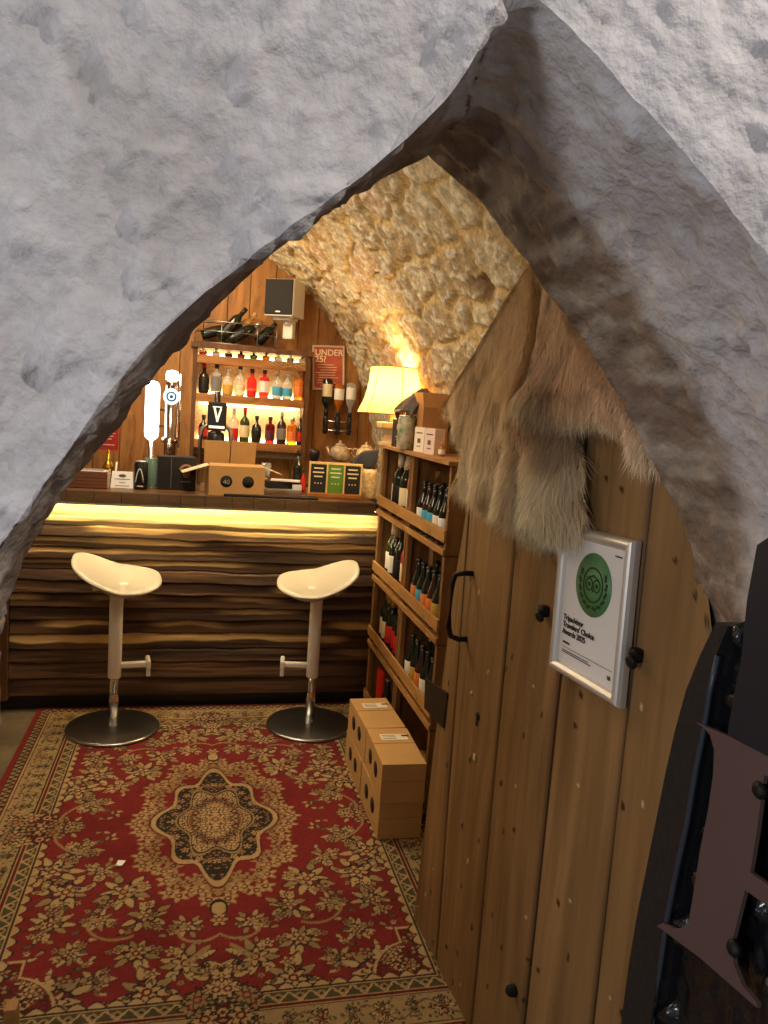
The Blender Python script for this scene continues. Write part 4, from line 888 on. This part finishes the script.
# ------------------------------------------------------------------ stools
M['seat_plastic'] = mat('off_white_plastic', lin(186, 180, 164), 0.3, coat=0.1)
def stool(loc, label, rz, mir):
    t = thing('bar_stool', loc, label, 'bar stool', 'white bar stools at the counter', rz)
    MB().lathe([(0.215, 0), (0.217, 0.004), (0.215, 0.010), (0.205, 0.013), (0.03, 0.016)], n=64).build('base', M['steel'], t)
    MB().lathe([(0.0225, 0.014), (0.0225, 0.30)], n=24).build('pole', M['chrome'], t)
    MB().lathe([(0.029, 0.255), (0.031, 0.26), (0.031, 0.69), (0.028, 0.70)], n=28).build('sleeve', M['white_plastic'], t)
    f = MB(); f.box((mir*0.085, 0, 0.315), (0.12, 0.035, 0.026), bev=0.008); f.build('footrest_arm', M['white_plastic'], t)
    f = MB(); f.box((mir*0.152, 0, 0.322), (0.022, 0.10, 0.045), rot=Matrix.Rotation(0.0, 3, 'Z'), bev=0.009).box((mir*0.152, -0.03, 0.29), (0.02, 0.03, 0.05), bev=0.006); f.build('footrest', M['white_plastic'], t)
    f = MB(); f.box((-mir*0.03, 0, 0.705), (0.16, 0.09, 0.035), bev=0.012); f.build('seat_mount', M['white_plastic'], t)
    # seat shell: saddle shape with raised back lobe
    n = 46; m_ = 22; a_ = np.linspace(0, 2*PI, n+1)[None, :].repeat(m_, 0); r_ = np.linspace(0.0, 1, m_)[:, None].repeat(n+1, 1)
    ex, ey = 0.20, 0.19
    ca_, sa_ = np.cos(a_), np.sin(a_)
    sup = (np.abs(ca_)**2.6+np.abs(sa_)**2.6)**(-1/2.6)
    X = ex*r_*ca_*sup; Yv = ey*r_*sa_*sup*(1-0.16*np.clip(-X*mir/ex, -1, 1)*0-0.10*(X*mir/ex))
    lx = X*mir/ex
    Zt = 0.742+0.080*np.clip(-lx+0.1, 0, 1.1)**1.4+0.006*np.clip(lx, 0, 1)**2-0.020*np.exp(-((lx-0.25)**2)*5)*(1-(Yv/ey)**2)+0.008*(Yv/ey)**2*np.clip(0.6-lx, 0, 1)+0.032*(Yv/ey)
    th_ = 0.034*(1-r_**5*0.92)
    top = np.stack([X, Yv, Zt-0.007*sst(0.9, 1.0, r_)], -1)
    rb_ = r_*0.97; bot = np.stack([X*0.955, Yv*0.955, Zt-0.008-th_-0.004], -1)[::-1]
    Pz = np.vstack([top, np.stack([X[-1:]*1.01, Yv[-1:]*1.01, Zt[-1:]-0.013], -1), bot])
    o = grid_obj('seat', Pz, M['seat_plastic'], t)
    return t
stool((-0.34, 3.77, 0.014), 'white saddle-seat bar stool on a steel disc base, left one, in front of the counter', 0.12, 1)
stool((0.61, 3.75, 0.014), 'white saddle-seat bar stool on a steel disc base, right one, near the wine rack', -0.12, -1)

# ------------------------------------------------------------------ wine cartons on the floor
def carton(loc, label, rz=0.0, D=0.17, L_=0.33, H_=0.152, lab=True, ho=0.0):
    t = thing('wine_carton', loc, label, 'box', 'cardboard wine cartons stacked on the rug', rz)
    b = MB(); b.box((0, 0, H_/2), (D, L_, H_), bev=0.0015); b.build('carton', M['card'], t)
    b = MB(); b.box((0, 0.02, H_+0.0006), (D-0.002, 0.002, 0.001)).box((D*0.0, -L_*0.499, H_*0.55), (D-0.01, 0.001, 0.0015)); b.build('flap_seam', plain('seam_brown', 140, 100, 58), t)
    for yo in (-0.055+ho, 0.055+ho): MB().lathe([(0.030, 0), (0.030, 0.0015)], (-D/2, yo, 0.082), 28, axis=Vector((-1, 0, 0))).build('round_hole', M['cardhole'], t)
    if lab:
        MB().box((0.01, 0.075, H_+0.0012), (0.11, 0.055, 0.0012), rz=0.0).build('address_label', M['tape'], t)
        b = MB(); 
        for k in range(3): b.box((-0.01, 0.06+k*0.015, H_+0.0022), (0.055, 0.003, 0.0006))
        b.box((0.058, 0.086, H_+0.0022), (0.03, 0.014, 0.0006)); b.build('label_print', M['ink'], t)
    return t
z0 = 0.0145
carton((0.805, 2.83, z0), 'cardboard wine carton at the bottom of the nearer stack', 0.0, lab=False)
carton((0.806, 2.815, z0+0.154), 'cardboard wine carton with white label on top of the nearer stack', -0.03)
carton((0.805, 3.175, z0), 'cardboard wine carton at the bottom of the farther stack by the rack', 0.0, lab=False, H_=0.150)
carton((0.807, 3.155, z0+0.152), 'cardboard wine carton with white label on top of the farther stack by the rack', 0.02)

# ------------------------------------------------------------------ plank door with its fittings
DP0 = np.array([0.735, 2.215, 0]); DD = np.array([0.026, -0.405, 0]); DD /= np.linalg.norm(DD); DN = np.array([DD[1], -DD[0], 0]); DN = DN if DN[0] < 0 else -DN
DRZ = math.atan2(DD[1], DD[0])
dr = thing('plank_door', tuple(DP0), 'old pine plank door standing open with iron handle, fur hung over its top', 'door', rz=DRZ)
# local frame: +x along door (u), local -y or +y normal. local y = z x u
ly = np.cross([0, 0, 1], DD); NS = 1 if np.dot(ly, DN) > 0 else -1   # sign of local y that faces the camera side
def door_top(u):
    t = np.clip((u-0.02)/1.10, 0, 1); 
    return np.where(u < 0.53, 1.30+0.68*np.sqrt(np.clip((u+0.02)/0.55, 0, 1))**1.1, 1.24+0.74*np.sqrt(np.clip((1.175-u)/0.645, 0, 1))**1.1)
def free_edge(z): return np.interp(z, [0, 0.76, 1.2, 1.44, 1.7], [0.0, 0.052, 0.085, 0.11, 0.16])
seams = [None, (0.215, 0.16), (0.478, 0.462), (0.73, 0.733), (0.985, 0.970), None]
M['door'] = mat('aged_pine', rough=0.5, attr='tint', var=0.28, vscale=16, stretch=(1, 1, 0.07), bump=0.30, bscale=26, spec=0.4)
for k in range(5):
    nz_, nu_ = 260, 34; zz = np.linspace(0.012, 2.0, nz_)
    gap = 0.0022
    ul = free_edge(zz) if k == 0 else seams[k][0]+(seams[k][1]-seams[k][0])*zz/1.9+gap
    ur = (seams[k+1][0]+(seams[k+1][1]-seams[k+1][0])*zz/1.9-gap) if k < 4 else np.full(nz_, 1.17)
    uu = ul[:, None]+(ur-ul)[:, None]*np.linspace(0, 1, nu_)[None, :]
    zt = door_top(uu); zg = 0.012+(zt-0.012)*np.linspace(0, 1, nz_)[:, None]
    yv = 0.0018*fbm(uu*30, zg*2, 0, 3, 200+k)+0.0008*fbm(uu*90, zg*5, 0, 2, 210)
    cr = np.minimum(np.arange(nu_), np.arange(nu_)[::-1])[None, :].repeat(nz_, 0); yv = yv-0.004*(cr == 0)-0.001*(cr == 1)+0.0015*((k*37) % 5-2)*0.5
    # knots / nail holes / paint flecks
    gr = fbm(uu*26+2*fbm(uu*3, zg*1.2, 0, 2, 220+k), zg*1.8, k, 4, 230)+0.5*fbm(uu*4, zg*3, k, 3, 231)
    c = mixc(np.array(lin(122, 92, 56)), np.array(lin(164, 128, 82)), 0.5+0.65*gr+0.10*(k % 2))
    c = mixc(c, np.array(lin(128, 98, 62)), sst(0.05, 0.5, fbm(uu*3, zg*1.5, 0, 3, 240))*0.5)
    d1, dd_, ci = voro(uu*16, zg*11, 300+k, 1.0); rsz = 0.05+0.05*ci
    hole = (d1 < rsz) & (ci > 0.84); fleck = (d1 < rsz*0.9) & (ci < 0.10)
    c = np.where(hole[..., None], np.array(lin(60, 38, 20)), c); c = np.where(fleck[..., None], np.array(lin(220, 198, 150)), c)
    c = mixc(c, np.array(lin(80, 54, 30)), (cr == 0)*0.8+(cr == 1)*0.2)
    th = 0.032
    Pf = np.stack([uu, NS*(0.0+yv), zg], -1)
    Pbk = Pf.copy(); Pbk[..., 1] = -NS*th
    full = np.concatenate([Pbk[:, :1], Pf, Pbk[:, -1:], Pbk[:, ::-1], Pbk[:, :1]], axis=1)
    cf = np.concatenate([c[:, :1], c, c[:, -1:], c[:, ::-1], c[:, :1]], axis=1)
    grid_obj('plank', full, M['door'], dr, cf, smooth=False)
b = MB()
for z_ in (0.35, 1.05): b.box((0.56, -NS*0.045, z_), (1.0, 0.025, 0.14), bev=0.003)
b.build('ledge_rail', M['crateend'], dr)
def dl(x, y, off=0.0):   # door-local coordinates of a photographed point lying 'off' in front of the door face
    p = atpl(x, y, DP0+DN*off, DN); q = np.array(p)-DP0; return Vector((float(q.dot(DD)), NS*off, float(q[2])))
hd = MB(); a = dl(470, 572); b2 = dl(464, 637)
hd.tube([Vector((a.x-0.0, NS*0.0, a.z)), Vector((a.x-0.004, NS*0.025, a.z)), Vector((a.x-0.012, NS*0.045, a.z-0.006)), Vector((a.x-0.018, NS*0.050, a.z-0.03)), Vector((b2.x-0.016, NS*0.050, b2.z+0.03)), Vector((b2.x-0.010, NS*0.045, b2.z+0.006)), Vector((b2.x, NS*0.025, b2.z)), Vector((b2.x, 0, b2.z))], 0.0075, 12)
hd.build('pull_handle', M['iron'], dr, loc=(0.02, 0, 0))
pl_ = [dl(425, 678, 0.004), dl(447, 693, 0.004), dl(443, 728, 0.004), dl(424, 708, 0.004)]
MB().prism(pl_, (0, -NS*0.004, 0)).build('lock_plate', mat('rusty_dark_plate', lin(62, 46, 34), 0.6, 0.3, var=0.3, vscale=30), dr)
for (px, py) in ((548, 611), (641, 655)):
    p = dl(px, py); s_ = MB(); s_.box((p.x, NS*0.011, p.z), (0.022, 0.022, 0.026), bev=0.006).lathe([(0.012, 0), (0.014, 0.006), (0.010, 0.010)], (p.x+0.004, NS*0.018, p.z-0.010), 14, axis=Vector((0, NS, -0.3))); s_.build('iron_lug', M['iron'], dr)
p = dl(516, 990); s_ = MB(); s_.lathe([(0.012, 0), (0.015, 0.008), (0.012, 0.02), (0.004, 0.026)], (p.x, 0, p.z), 10, smooth=False, axis=Vector((0, NS, 0))); s_.build('iron_stud', M['iron'], dr)
p = dl(478, 716); s_ = MB(); s_.lathe([(0.010, 0), (0.010, 0.003)], (p.x, 0.0, p.z), 20, axis=Vector((0, NS, 0)), sy=1.0).box((p.x, NS*0.003, p.z-0.012), (0.006, 0.002, 0.03)); s_.build('keyhole', M['cardhole'], dr)
p = dl(475, 757); s_ = MB(); s_.box((p.x, NS*0.002, p.z), (0.013, 0.003, 0.016), bev=0.001); p = dl(472, 693); s_.lathe([(0.006, 0), (0.005, 0.003)], (p.x, 0.0, p.z), 10, axis=Vector((0, NS, 0))); s_.build('filler_patch', plain('pale_filler', 215, 200, 160), dr)

# framed award certificate on the door
FT = atpl(566.5, 525, DP0+DN*0.012, DN); 
cf_ = thing('framed_certificate', (0, 0, 0), 'silver snap-frame award certificate with a green owl disc, fixed to the plank door', 'certificate')
tl, tr_, br, bl_ = [np.array(atpl(x, y, DP0+DN*0.014, DN)) for x, y in ((566, 525), (639, 540), (617.5, 709), (549, 664))]
ctr = (tl+tr_+br+bl_)/4; ru = (tr_-tl+br-bl_)/2; wF = np.linalg.norm(ru); ru /= wF; up = np.array([0, 0, 1.0]); hF = (np.linalg.norm(tl-bl_)+np.linalg.norm(tr_-br))/2
cf_.location = Vector(ctr)-Vector((0, 0, 0))
R3 = Matrix((Vector(ru), Vector(np.cross(up, ru)), Vector(up))).transposed(); cf_.rotation_euler = R3.to_euler()
# local: x right, z up, y = into door (up x ru) -> check sign
sg = 1 if np.dot(np.cross(up, ru), DN) > 0 else -1
fw = 0.024
fb = MB()
def mitre(p0, p1, d):  # rounded profile bar between outer corners p0->p1, inward dir d
    p0, p1, d = Vector(p0), Vector(p1), Vector(d); ax = (p1-p0).normalized(); vl = []; n = 9
    for e, s_ in ((p0, 1), (p1, -1)):
        for k in range(n):
            t = k/(n-1); vl.append(e+d*(fw*t)+ax*(s_*fw*t)+Vector((0, sg*(0.012*math.sin(PI*min(t*1.05, 1))**0.6-0.0), 0)))
        vl.append(e+d*fw+ax*s_*fw+Vector((0, -sg*0.012, 0))); vl.append(e+Vector((0, -sg*0.012, 0)))
    m2 = n+2; fl = [[k, (k+1) % m2, m2+(k+1) % m2, m2+k] for k in range(m2)]; return vl, fl
hw, hh_ = wF/2, hF/2
for p0, p1, d in (((-hw, 0, hh_), (hw, 0, hh_), (0, 0, -1)), ((hw, 0, hh_), (hw, 0, -hh_), (-1, 0, 0)), ((hw, 0, -hh_), (-hw, 0, -hh_), (0, 0, 1)), ((-hw, 0, -hh_), (-hw, 0, hh_), (1, 0, 0))): fb.add(*mitre(p0, p1, d))
fb.build('snap_frame', M['alu'], cf_)
MB().box((0, -sg*0.003, 0), (wF-2*fw+0.004, 0.004, hF-2*fw+0.004)).build('sheet', M['paper'], cf_)
fs = sg*0.0; yS = -sg*0.001
MB().lathe([(0.064, 0), (0.064, 0.0012)], (0.003, yS-sg*0.0004, 0.050), 56, axis=Vector((0, sg, 0))).build('green_disc', M['green'], cf_)
ow = MB(); cz = 0.050; oy = yS+sg*0.0012
ow.lathe([(0.036, 0), (0.036, 0.0008), (0.0325, 0.0008), (0.0325, 0)], (0.003, oy, cz), 48, smooth=False, axis=Vector((0, sg, 0)), caps=False)
for s_ in (-1, 1):
    ow.lathe([(0.0135, 0), (0.0135, 0.0008), (0.0105, 0.0008), (0.0105, 0)], (0.003+s_*0.0135, oy, cz), 28, smooth=False, axis=Vector((0, sg, 0)), caps=False)
    ow.lathe([(0.0048, 0), (0.0048, 0.0008)], (0.003+s_*0.0135, oy, cz), 20, smooth=False, axis=Vector((0, sg, 0)))
    for k in range(6):
        a = -1.35+k*0.36; q = Vector((0.003+s_*0.047*math.cos(a), oy+sg*0.0004, cz+0.047*math.sin(a))); ow.box(q, (0.0065, 0.0008, 0.014), rot=Matrix.Rotation(-s_*(a*1.0)+s_*0.35, 3, 'Y'))
ow.prism([(0.003-0.022, oy, cz+0.013), (0.003, oy, cz+0.021), (0.003+0.022, oy, cz+0.013), (0.003+0.018, oy, cz+0.012), (0.003, oy, cz+0.0165), (0.003-0.018, oy, cz+0.012)], (0, sg*0.0008, 0))
ow.prism([(0.003-0.004, oy, cz-0.008), (0.003+0.004, oy, cz-0.008), (0.003, oy, cz-0.016)], (0, sg*0.0008, 0))
ow.build('owl_emblem', M['dkgreen'], cf_)
# lettering (readable from the camera side)
rdir = Vector((1, 0, 0)); 
for s_, z_, sz in (("Tripadvisor", -0.042, 0.0165), ("Travelers' Choice", -0.057, 0.0165), ("Awards 2025", -0.072, 0.0165)):
    text('lettering', s_, M['ink'], cf_, (-hw+fw+0.010, yS+sg*0.0018, z_), (1, 0, 0), (0, 0, 1), sz, 0.0003)
b = MB()
for x0_, x1_, z_, h__ in ((-0.09, -0.065, -0.089, 0.004), (-0.09, 0.092, -0.099, 0.0007), (-0.09, 0.01, -0.106, 0.0015), (-0.09, 0.02, -0.110, 0.0015), (-0.09, -0.06, 0.130, 0.004), (0.07, 0.092, 0.120, 0.0025)):
    b.box(((x0_+x1_)/2, yS+sg*0.0014, z_), (x1_-x0_, 0.0006, h__))
b.build('small_print', M['ink'], cf_)
text('lettering', '10', M['ink'], cf_, (0.078, yS+sg*0.0018, -0.118), (1, 0, 0), (0, 0, 1), 0.012, 0.0002)

# ------------------------------------------------------------------ fur hide over the door's top
fur = thing('fur_hide', tuple(DP0+np.array([0, 0, 0])), 'shaggy golden brown animal fur hide hung over the top of the plank door', 'fur')
fpx = [(528, 250), (512, 280), (496, 308), (478, 340), (462, 368), (450, 392), (442, 403), (441, 411), (452, 416), (459, 424), (464, 436), (469, 452), (470, 470), (468, 484), (468, 494), (484, 504), (500, 511), (512, 522), (530, 530), (548, 532),
       (562, 526), (566, 510), (565, 490), (564, 462), (560, 428), (566, 410), (582, 409), (602, 412), (622, 420), (632, 434), (637, 446), (647, 452), (658, 450), (664, 450), (660, 425), (640, 380), (610, 330), (580, 280), (555, 245), (540, 238)]
def fl_(x, y): 
    p = np.array(atpl(x, y, DP0+DN*0.06, DN))-DP0; return (float(p.dot(DD)), float(p[2]))
fp = np.array([fl_(*p) for p in fpx])
cen = fl_(525, 400)
# signed-distance helpers in (u,z)
def inpoly(px, pz, poly):
    ins = np.zeros(px.shape, bool); j = len(poly)-1
    for i in range(len(poly)):
        xi, zi = poly[i]; xj, zj = poly[j]; c = ((zi > pz) != (zj > pz)) & (px < (xj-xi)*(pz-zi)/(zj-zi+1e-12)+xi); ins ^= c; j = i
    return ins
def edist(px, pz, poly):
    d = np.full(px.shape, 9.0)
    for i in range(len(poly)):
        a = poly[i]; b = poly[(i+1) % len(poly)]; ab = b-a; t = np.clip(((px-a[0])*ab[0]+(pz-a[1])*ab[1])/(ab@ab), 0, 1)
        d = np.minimum(d, np.hypot(px-a[0]-t*ab[0], pz-a[1]-t*ab[1]))
    return d
fo = np.array([fl_(*p) for p in [(545, 262), (543, 300), (540, 340), (536, 380), (530, 420), (535, 460), (538, 500), (535, 540)]])   # central fold line
def linedist(px, pz, ln):
    d = np.full(px.shape, 9.0); 
    for i in range(len(ln)-1):
        a = ln[i]; b = ln[i+1]; ab = b-a; t = np.clip(((px-a[0])*ab[0]+(pz-a[1])*ab[1])/(ab@ab), 0, 1); d = np.minimum(d, np.hypot(px-a[0]-t*ab[0], pz-a[1]-t*ab[1]))
    return d
fr2 = np.array([fl_(*p) for p in [(545, 400), (558, 405), (580, 412), (605, 418), (628, 440), (645, 465)]])   # rolled ridge on the right
def furh(px, pz):
    e = edist(px, pz, fp); h = 0.068*np.sqrt(np.clip(e/0.06, 0, 1))+0.003
    h = h-0.030*np.exp(-(linedist(px, pz, fo)/0.018)**2)*np.clip((2.02-pz)/0.25, 0, 1)+0.030*np.exp(-(linedist(px, pz, fr2)/0.035)**2)
    low = np.clip((1.75-pz)/0.3, 0, 1); h = h+0.025*low*np.clip(e/0.05, 0, 1)+0.010*fbm(px*7, pz*7, 0, 2, 400)+0.012*np.sin(px*38+pz*6)*low*np.clip(e/0.05, 0, 1)
    return h
def furcol(px, pz):
    gold = np.array(lin(205, 170, 118)); grey = np.array(lin(168, 146, 110)); cream = np.array(lin(250, 234, 200)); pink = np.array(lin(218, 184, 152)); dk_ = np.array(lin(104, 82, 58))
    n = fbm(px*9, pz*6, 0, 3, 410); low = np.clip((1.72-pz)/0.2, 0, 1); fu = np.interp(pz, fo[::-1, 1], fo[::-1, 0]); right = sst(-0.01, 0.03, px-fu)*sst(1.52, 1.66, pz)
    c = mixc(gold, cream, np.clip(low*0.75+0.5*n, 0, 1)); c = mixc(c, pink, right*0.85)  # pink mix paints a tint of light into the right half
    c = mixc(c, cream, np.exp(-(linedist(px, pz, fr2)/0.03)**2)*0.7)
    streak = sst(0.1, 0.5, fbm(px*55+10*pz, pz*16, 0, 2, 420))*right*sst(0.14, 0.02, px-fu); c = mixc(c, dk_, streak*0.85)
    c = mixc(c, dk_, np.exp(-(linedist(px, pz, fo)/0.02)**2)*0.35); c = mixc(c, dk_, sst(0.15, 0.6, fbm(px*14, pz*7, 0, 3, 421))*0.45)
    return c
# hide surface: fan-like grid between centre spine and polygon
NPp = 220; poly = resample(np.vstack([fp, fp[:1]]), NPp)
bm_ = bmesh.new()
gu, gz2 = np.meshgrid(np.arange(fp[:, 0].min(), fp[:, 0].max()+0.008, 0.008), np.arange(fp[:, 1].min(), fp[:, 1].max()+0.008, 0.008))
ins = inpoly(gu, gz2, fp) & (edist(gu, gz2, fp) > 0.002); hh2 = furh(gu, gz2)
idm = {}
def gv(i, j, back):
    k = (i, j, back)
    if k not in idm: idm[k] = bm_.verts.new((gu[i, j], NS*(0.006 if back else 0.006+hh2[i, j]), gz2[i, j]))
    return idm[k]
H2, W2 = gu.shape
cellin = ins[:-1, :-1] & ins[1:, :-1] & ins[:-1, 1:] & ins[1:, 1:]
for i in range(H2-1):
    for j in range(W2-1):
        if cellin[i, j]:
            for bk2 in (0, 1): bm_.faces.new([gv(i, j, bk2), gv(i, j+1, bk2), gv(i+1, j+1, bk2), gv(i+1, j, bk2)]).smooth = True
            for (di, dj, e0, e1) in ((0, -1, (i, j), (i+1, j)), (0, 1, (i, j+1), (i+1, j+1)), (-1, 0, (i, j), (i, j+1)), (1, 0, (i+1, j), (i+1, j+1))):
                ii, jj = i+di, j+dj
                if ii < 0 or jj < 0 or ii >= H2-1 or jj >= W2-1 or not cellin[ii, jj]:
                    bm_.faces.new([gv(*e0, 0), gv(*e1, 0), gv(*e1, 1), gv(*e0, 1)])
bmesh.ops.recalc_face_normals(bm_, faces=bm_.faces[:])
me = bpy.data.meshes.new('hide_skin'); bm_.to_mesh(me); bm_.free(); me.materials.append(mat('hide_undercoat', lin(150, 118, 78), 0.95, var=0.4, vscale=20))
o = bpy.data.objects.new('hide_skin', me); C.objects.link(o); o.parent = fur
# strands
NH = 110000
px = rng.uniform(fp[:, 0].min(), fp[:, 0].max(), NH*3); pz = rng.uniform(fp[:, 1].min(), fp[:, 1].max(), NH*3)
k_ = inpoly(px, pz, fp); px, pz = px[k_][:NH], pz[k_][:NH]; nh = len(px)
ed = edist(px, pz, fp); hgt = furh(px, pz); e_ = 0.004
gxh = (furh(px+e_, pz)-furh(px-e_, pz))/(2*e_); gzh = (furh(px, pz+e_)-furh(px, pz-e_))/(2*e_)
nrm = np.stack([-gxh, np.ones(nh), -gzh], -1); nrm /= np.linalg.norm(nrm, axis=1, keepdims=True)
low = np.clip((1.80-pz)/0.25, 0, 1)
Ln = (0.020+0.028*low)*(0.7+0.6*rng.random(nh))*(1+0.35*fbm(px*22, pz*22, 0, 2, 440))
ridge = np.exp(-(linedist(px, pz, fr2)/0.03)**2); Ln += 0.006*ridge
flow = np.stack([0.35*fbm(px*5, pz*5, 0, 2, 430)-0.25*(px < 0.3), np.zeros(nh), -np.ones(nh)], -1)+0.26*rng.standard_normal((nh, 3))+0.5*np.stack([fbm(px*28, pz*20, 0, 2, 450), 0*px, 0*px], -1)
flow -= (flow*nrm).sum(1, keepdims=True)*nrm*0.9; flow /= np.linalg.norm(flow, axis=1, keepdims=True)
root = np.stack([px, 0.004+hgt, pz], -1); p1 = root+Ln[:, None]*0.5*(flow*0.75+nrm*0.55); p2 = root+Ln[:, None]*(flow*0.97+nrm*0.42+np.array([0, 0, -0.18]))
side = np.cross(flow, nrm); side /= np.linalg.norm(side, axis=1, keepdims=True)+1e-9; wd = 0.0008
V = np.stack([root-side*wd, root+side*wd, p1-side*wd*0.8, p1+side*wd*0.8, p2], 1); V[..., 1] *= NS
base_i = np.arange(nh)[:, None]*5
F4 = base_i+np.array([0, 1, 3, 2]); F3 = base_i+np.array([2, 3, 4])
me = bpy.data.meshes.new('fur_pile'); me.vertices.add(nh*5); me.vertices.foreach_set('co', V.reshape(-1).astype(np.float32))
li = np.concatenate([F4.reshape(-1), F3.reshape(-1)]).astype(np.int32); me.loops.add(len(li)); me.loops.foreach_set('vertex_index', li)
ls = np.concatenate([np.arange(nh)*4, nh*4+np.arange(nh)*3]).astype(np.int32); me.polygons.add(2*nh); me.polygons.foreach_set('loop_start', ls); me.update(calc_edges=True)
cc = furcol(px, pz)*(0.75+0.5*rng.random(nh))[:, None]; ca4 = np.ones((nh, 5, 4), np.float32); ca4[..., :3] = cc[:, None, :]; ca4[:, 4, :3] = np.minimum(cc*1.25, 1)
at_ = me.color_attributes.new('tint', 'FLOAT_COLOR', 'POINT'); at_.data.foreach_set('color', ca4.reshape(-1))
me.materials.append(mat('fur_strands', rough=0.6, attr='tint', spec=0.3)); o = bpy.data.objects.new('fur_pile', me); C.objects.link(o); o.parent = fur; o['kind'] = 'stuff'
fur.rotation_euler = (0, 0, DRZ)
# bare leather tab at the free edge
lt = [(455, 448), (466, 446), (472, 470), (464, 483), (443, 481), (447, 468)]
q_ = [Vector((fl_(*p)[0], NS*0.02, fl_(*p)[1])) for p in lt]
MB().prism(q_, (0, NS*0.006, 0)).build('leather_tab', plain('bare_leather', 150, 105, 68, 0.7), fur)

# ------------------------------------------------------------------ black iron-clad outer door at the right jamb
GX = 0.69
ig = thing('iron_gate', (0, 0, 0), 'black iron-clad outer door folded back at the right jamb with a dull brown plate', 'door')
def gp(pts, x): return [at(a, b, 0, x) for a, b in pts]
oute = [(716, 622), (700, 655), (686, 690), (675, 730), (666, 770), (656, 820), (646, 870), (636, 920), (628, 970), (620, 1030), (618, 1100)]
inne = [(728, 626), (716, 655), (708, 690), (702, 730), (694, 770), (686, 820), (675, 870), (665, 920), (658, 970), (650, 1030), (648, 1100)]
b = MB(); lo_ = gp(oute, GX); li_ = gp(inne, GX)
for k in range(len(lo_)-1): b.prism([lo_[k], lo_[k+1], li_[k+1], li_[k]], (0.04, 0, 0))
fm = b.build('frame_bar', mat('black_painted_iron', (0.03, 0.03, 0.032), 0.45, 0.4, bump=0.3, bscale=40), ig)
b = MB(); b.tube([p+Vector((0.001, -0.003, 0)) for p in li_[1:]], 0.004, 8); b.build('bead', mat('blue_highlight_black', (0.05, 0.065, 0.09), 0.3, 0.3), ig)  # bluish colour paints the groove's highlight onto this bead
# lumpy cast panel behind
n1_, n2_ = 120, 200
tt = np.linspace(0, 1, n1_)[None, :].repeat(n2_, 0); zz_ = np.linspace(1.53, 0.0, n2_)[:, None].repeat(n1_, 1)
yl = np.interp(zz_, [p.z for p in li_][::-1], [p.y for p in li_][::-1])
yl = np.where(zz_ > li_[0].z, li_[0].y-(zz_-li_[0].z)*0.9, yl)
yv = yl+(0.45-yl)*tt
Pg = np.stack([GX+0.022-0.018*sst(0.0, 0.5, fbm(yv*22, zz_*22, 0, 2, 500))+0.004*fbm(yv*60, zz_*60, 0, 2, 501), yv, zz_], -1)
grid_obj('cast_panel', Pg, mat('glossy_black_casting', (0.010, 0.011, 0.014), 0.18, 0.2, coat=0.6, bump=0.6, bscale=60), ig)
b = MB(); b.box((GX+0.035, 0.62, 0.60), (0.012, 0.34, 1.2)); b.build('backing_plate', M['black'], ig)
up_ = gp([(772, 535), (757, 545), (747, 600), (741, 660), (733, 700), (727, 737), (800, 775), (830, 600)], GX-0.003)
b = MB(); b.prism(up_, (0.012, 0, 0)); b.build('flat_panel', mat('blue_black_sheet', (0.014, 0.016, 0.024), 0.45), ig)
br_ = [(695, 722), (704, 728), (710, 735), (714, 750), (713, 775), (708, 810), (700, 850), (693, 895), (689, 920), (683, 927), (676, 929), (662, 923), (657, 926), (700, 958), (757, 1008), (757, 1003), (742, 985), (734, 965), (731, 945), (735, 930), (745, 890), (766, 905), (790, 925), (795, 905), (772, 888), (750, 872), (757, 830), (764, 775), (800, 790), (805, 775), (768, 757), (730, 737)]
b = MB(); b.prism(gp(br_, GX-0.006), (0.006, 0, 0)); b.build('brown_plate', mat('dull_brown_plate', lin(96, 76, 74), 0.5, var=0.08, vscale=6), ig)
for px_, py_ in ((738, 948), (764, 790)):
    c = at(px_, py_, 0, GX); s_ = MB().lathe([(0.011, 0), (0.011, 0.006), (0.007, 0.010), (0.002, 0.011)], c+Vector((-0.002, 0, 0)), 12, axis=Vector((-1, 0, 0))); s_.build('bolt_head', M['iron'], ig)

# ------------------------------------------------------------------ wooden stool corner at the left foreground
c1 = at(13, 1004, 2, 0.30)
ws_ = thing('wooden_stool', (c1.x-0.02, c1.y, 0.0145), 'rough wooden stool, only its pale leg ends showing at the bottom left corner', 'stool')
MB().box((-0.22, -0.03, 0.225), (0.36, 0.22, 0.03), bev=0.004).build('seat', M['crateend'], ws_)
MB().box((-0.035, -0.11, 0.19), (0.03, 0.03, 0.38), bev=0.003).build('leg', M['crateend'], ws_)
for xx, yy_, hz_ in ((0.017, 0.0, 0.285), (-0.38, -0.10, 0.21), (-0.38, 0.05, 0.21)): MB().box((xx, yy_, hz_/2), (0.026, 0.035, hz_), bev=0.003).build('leg', M['crate'], ws_)
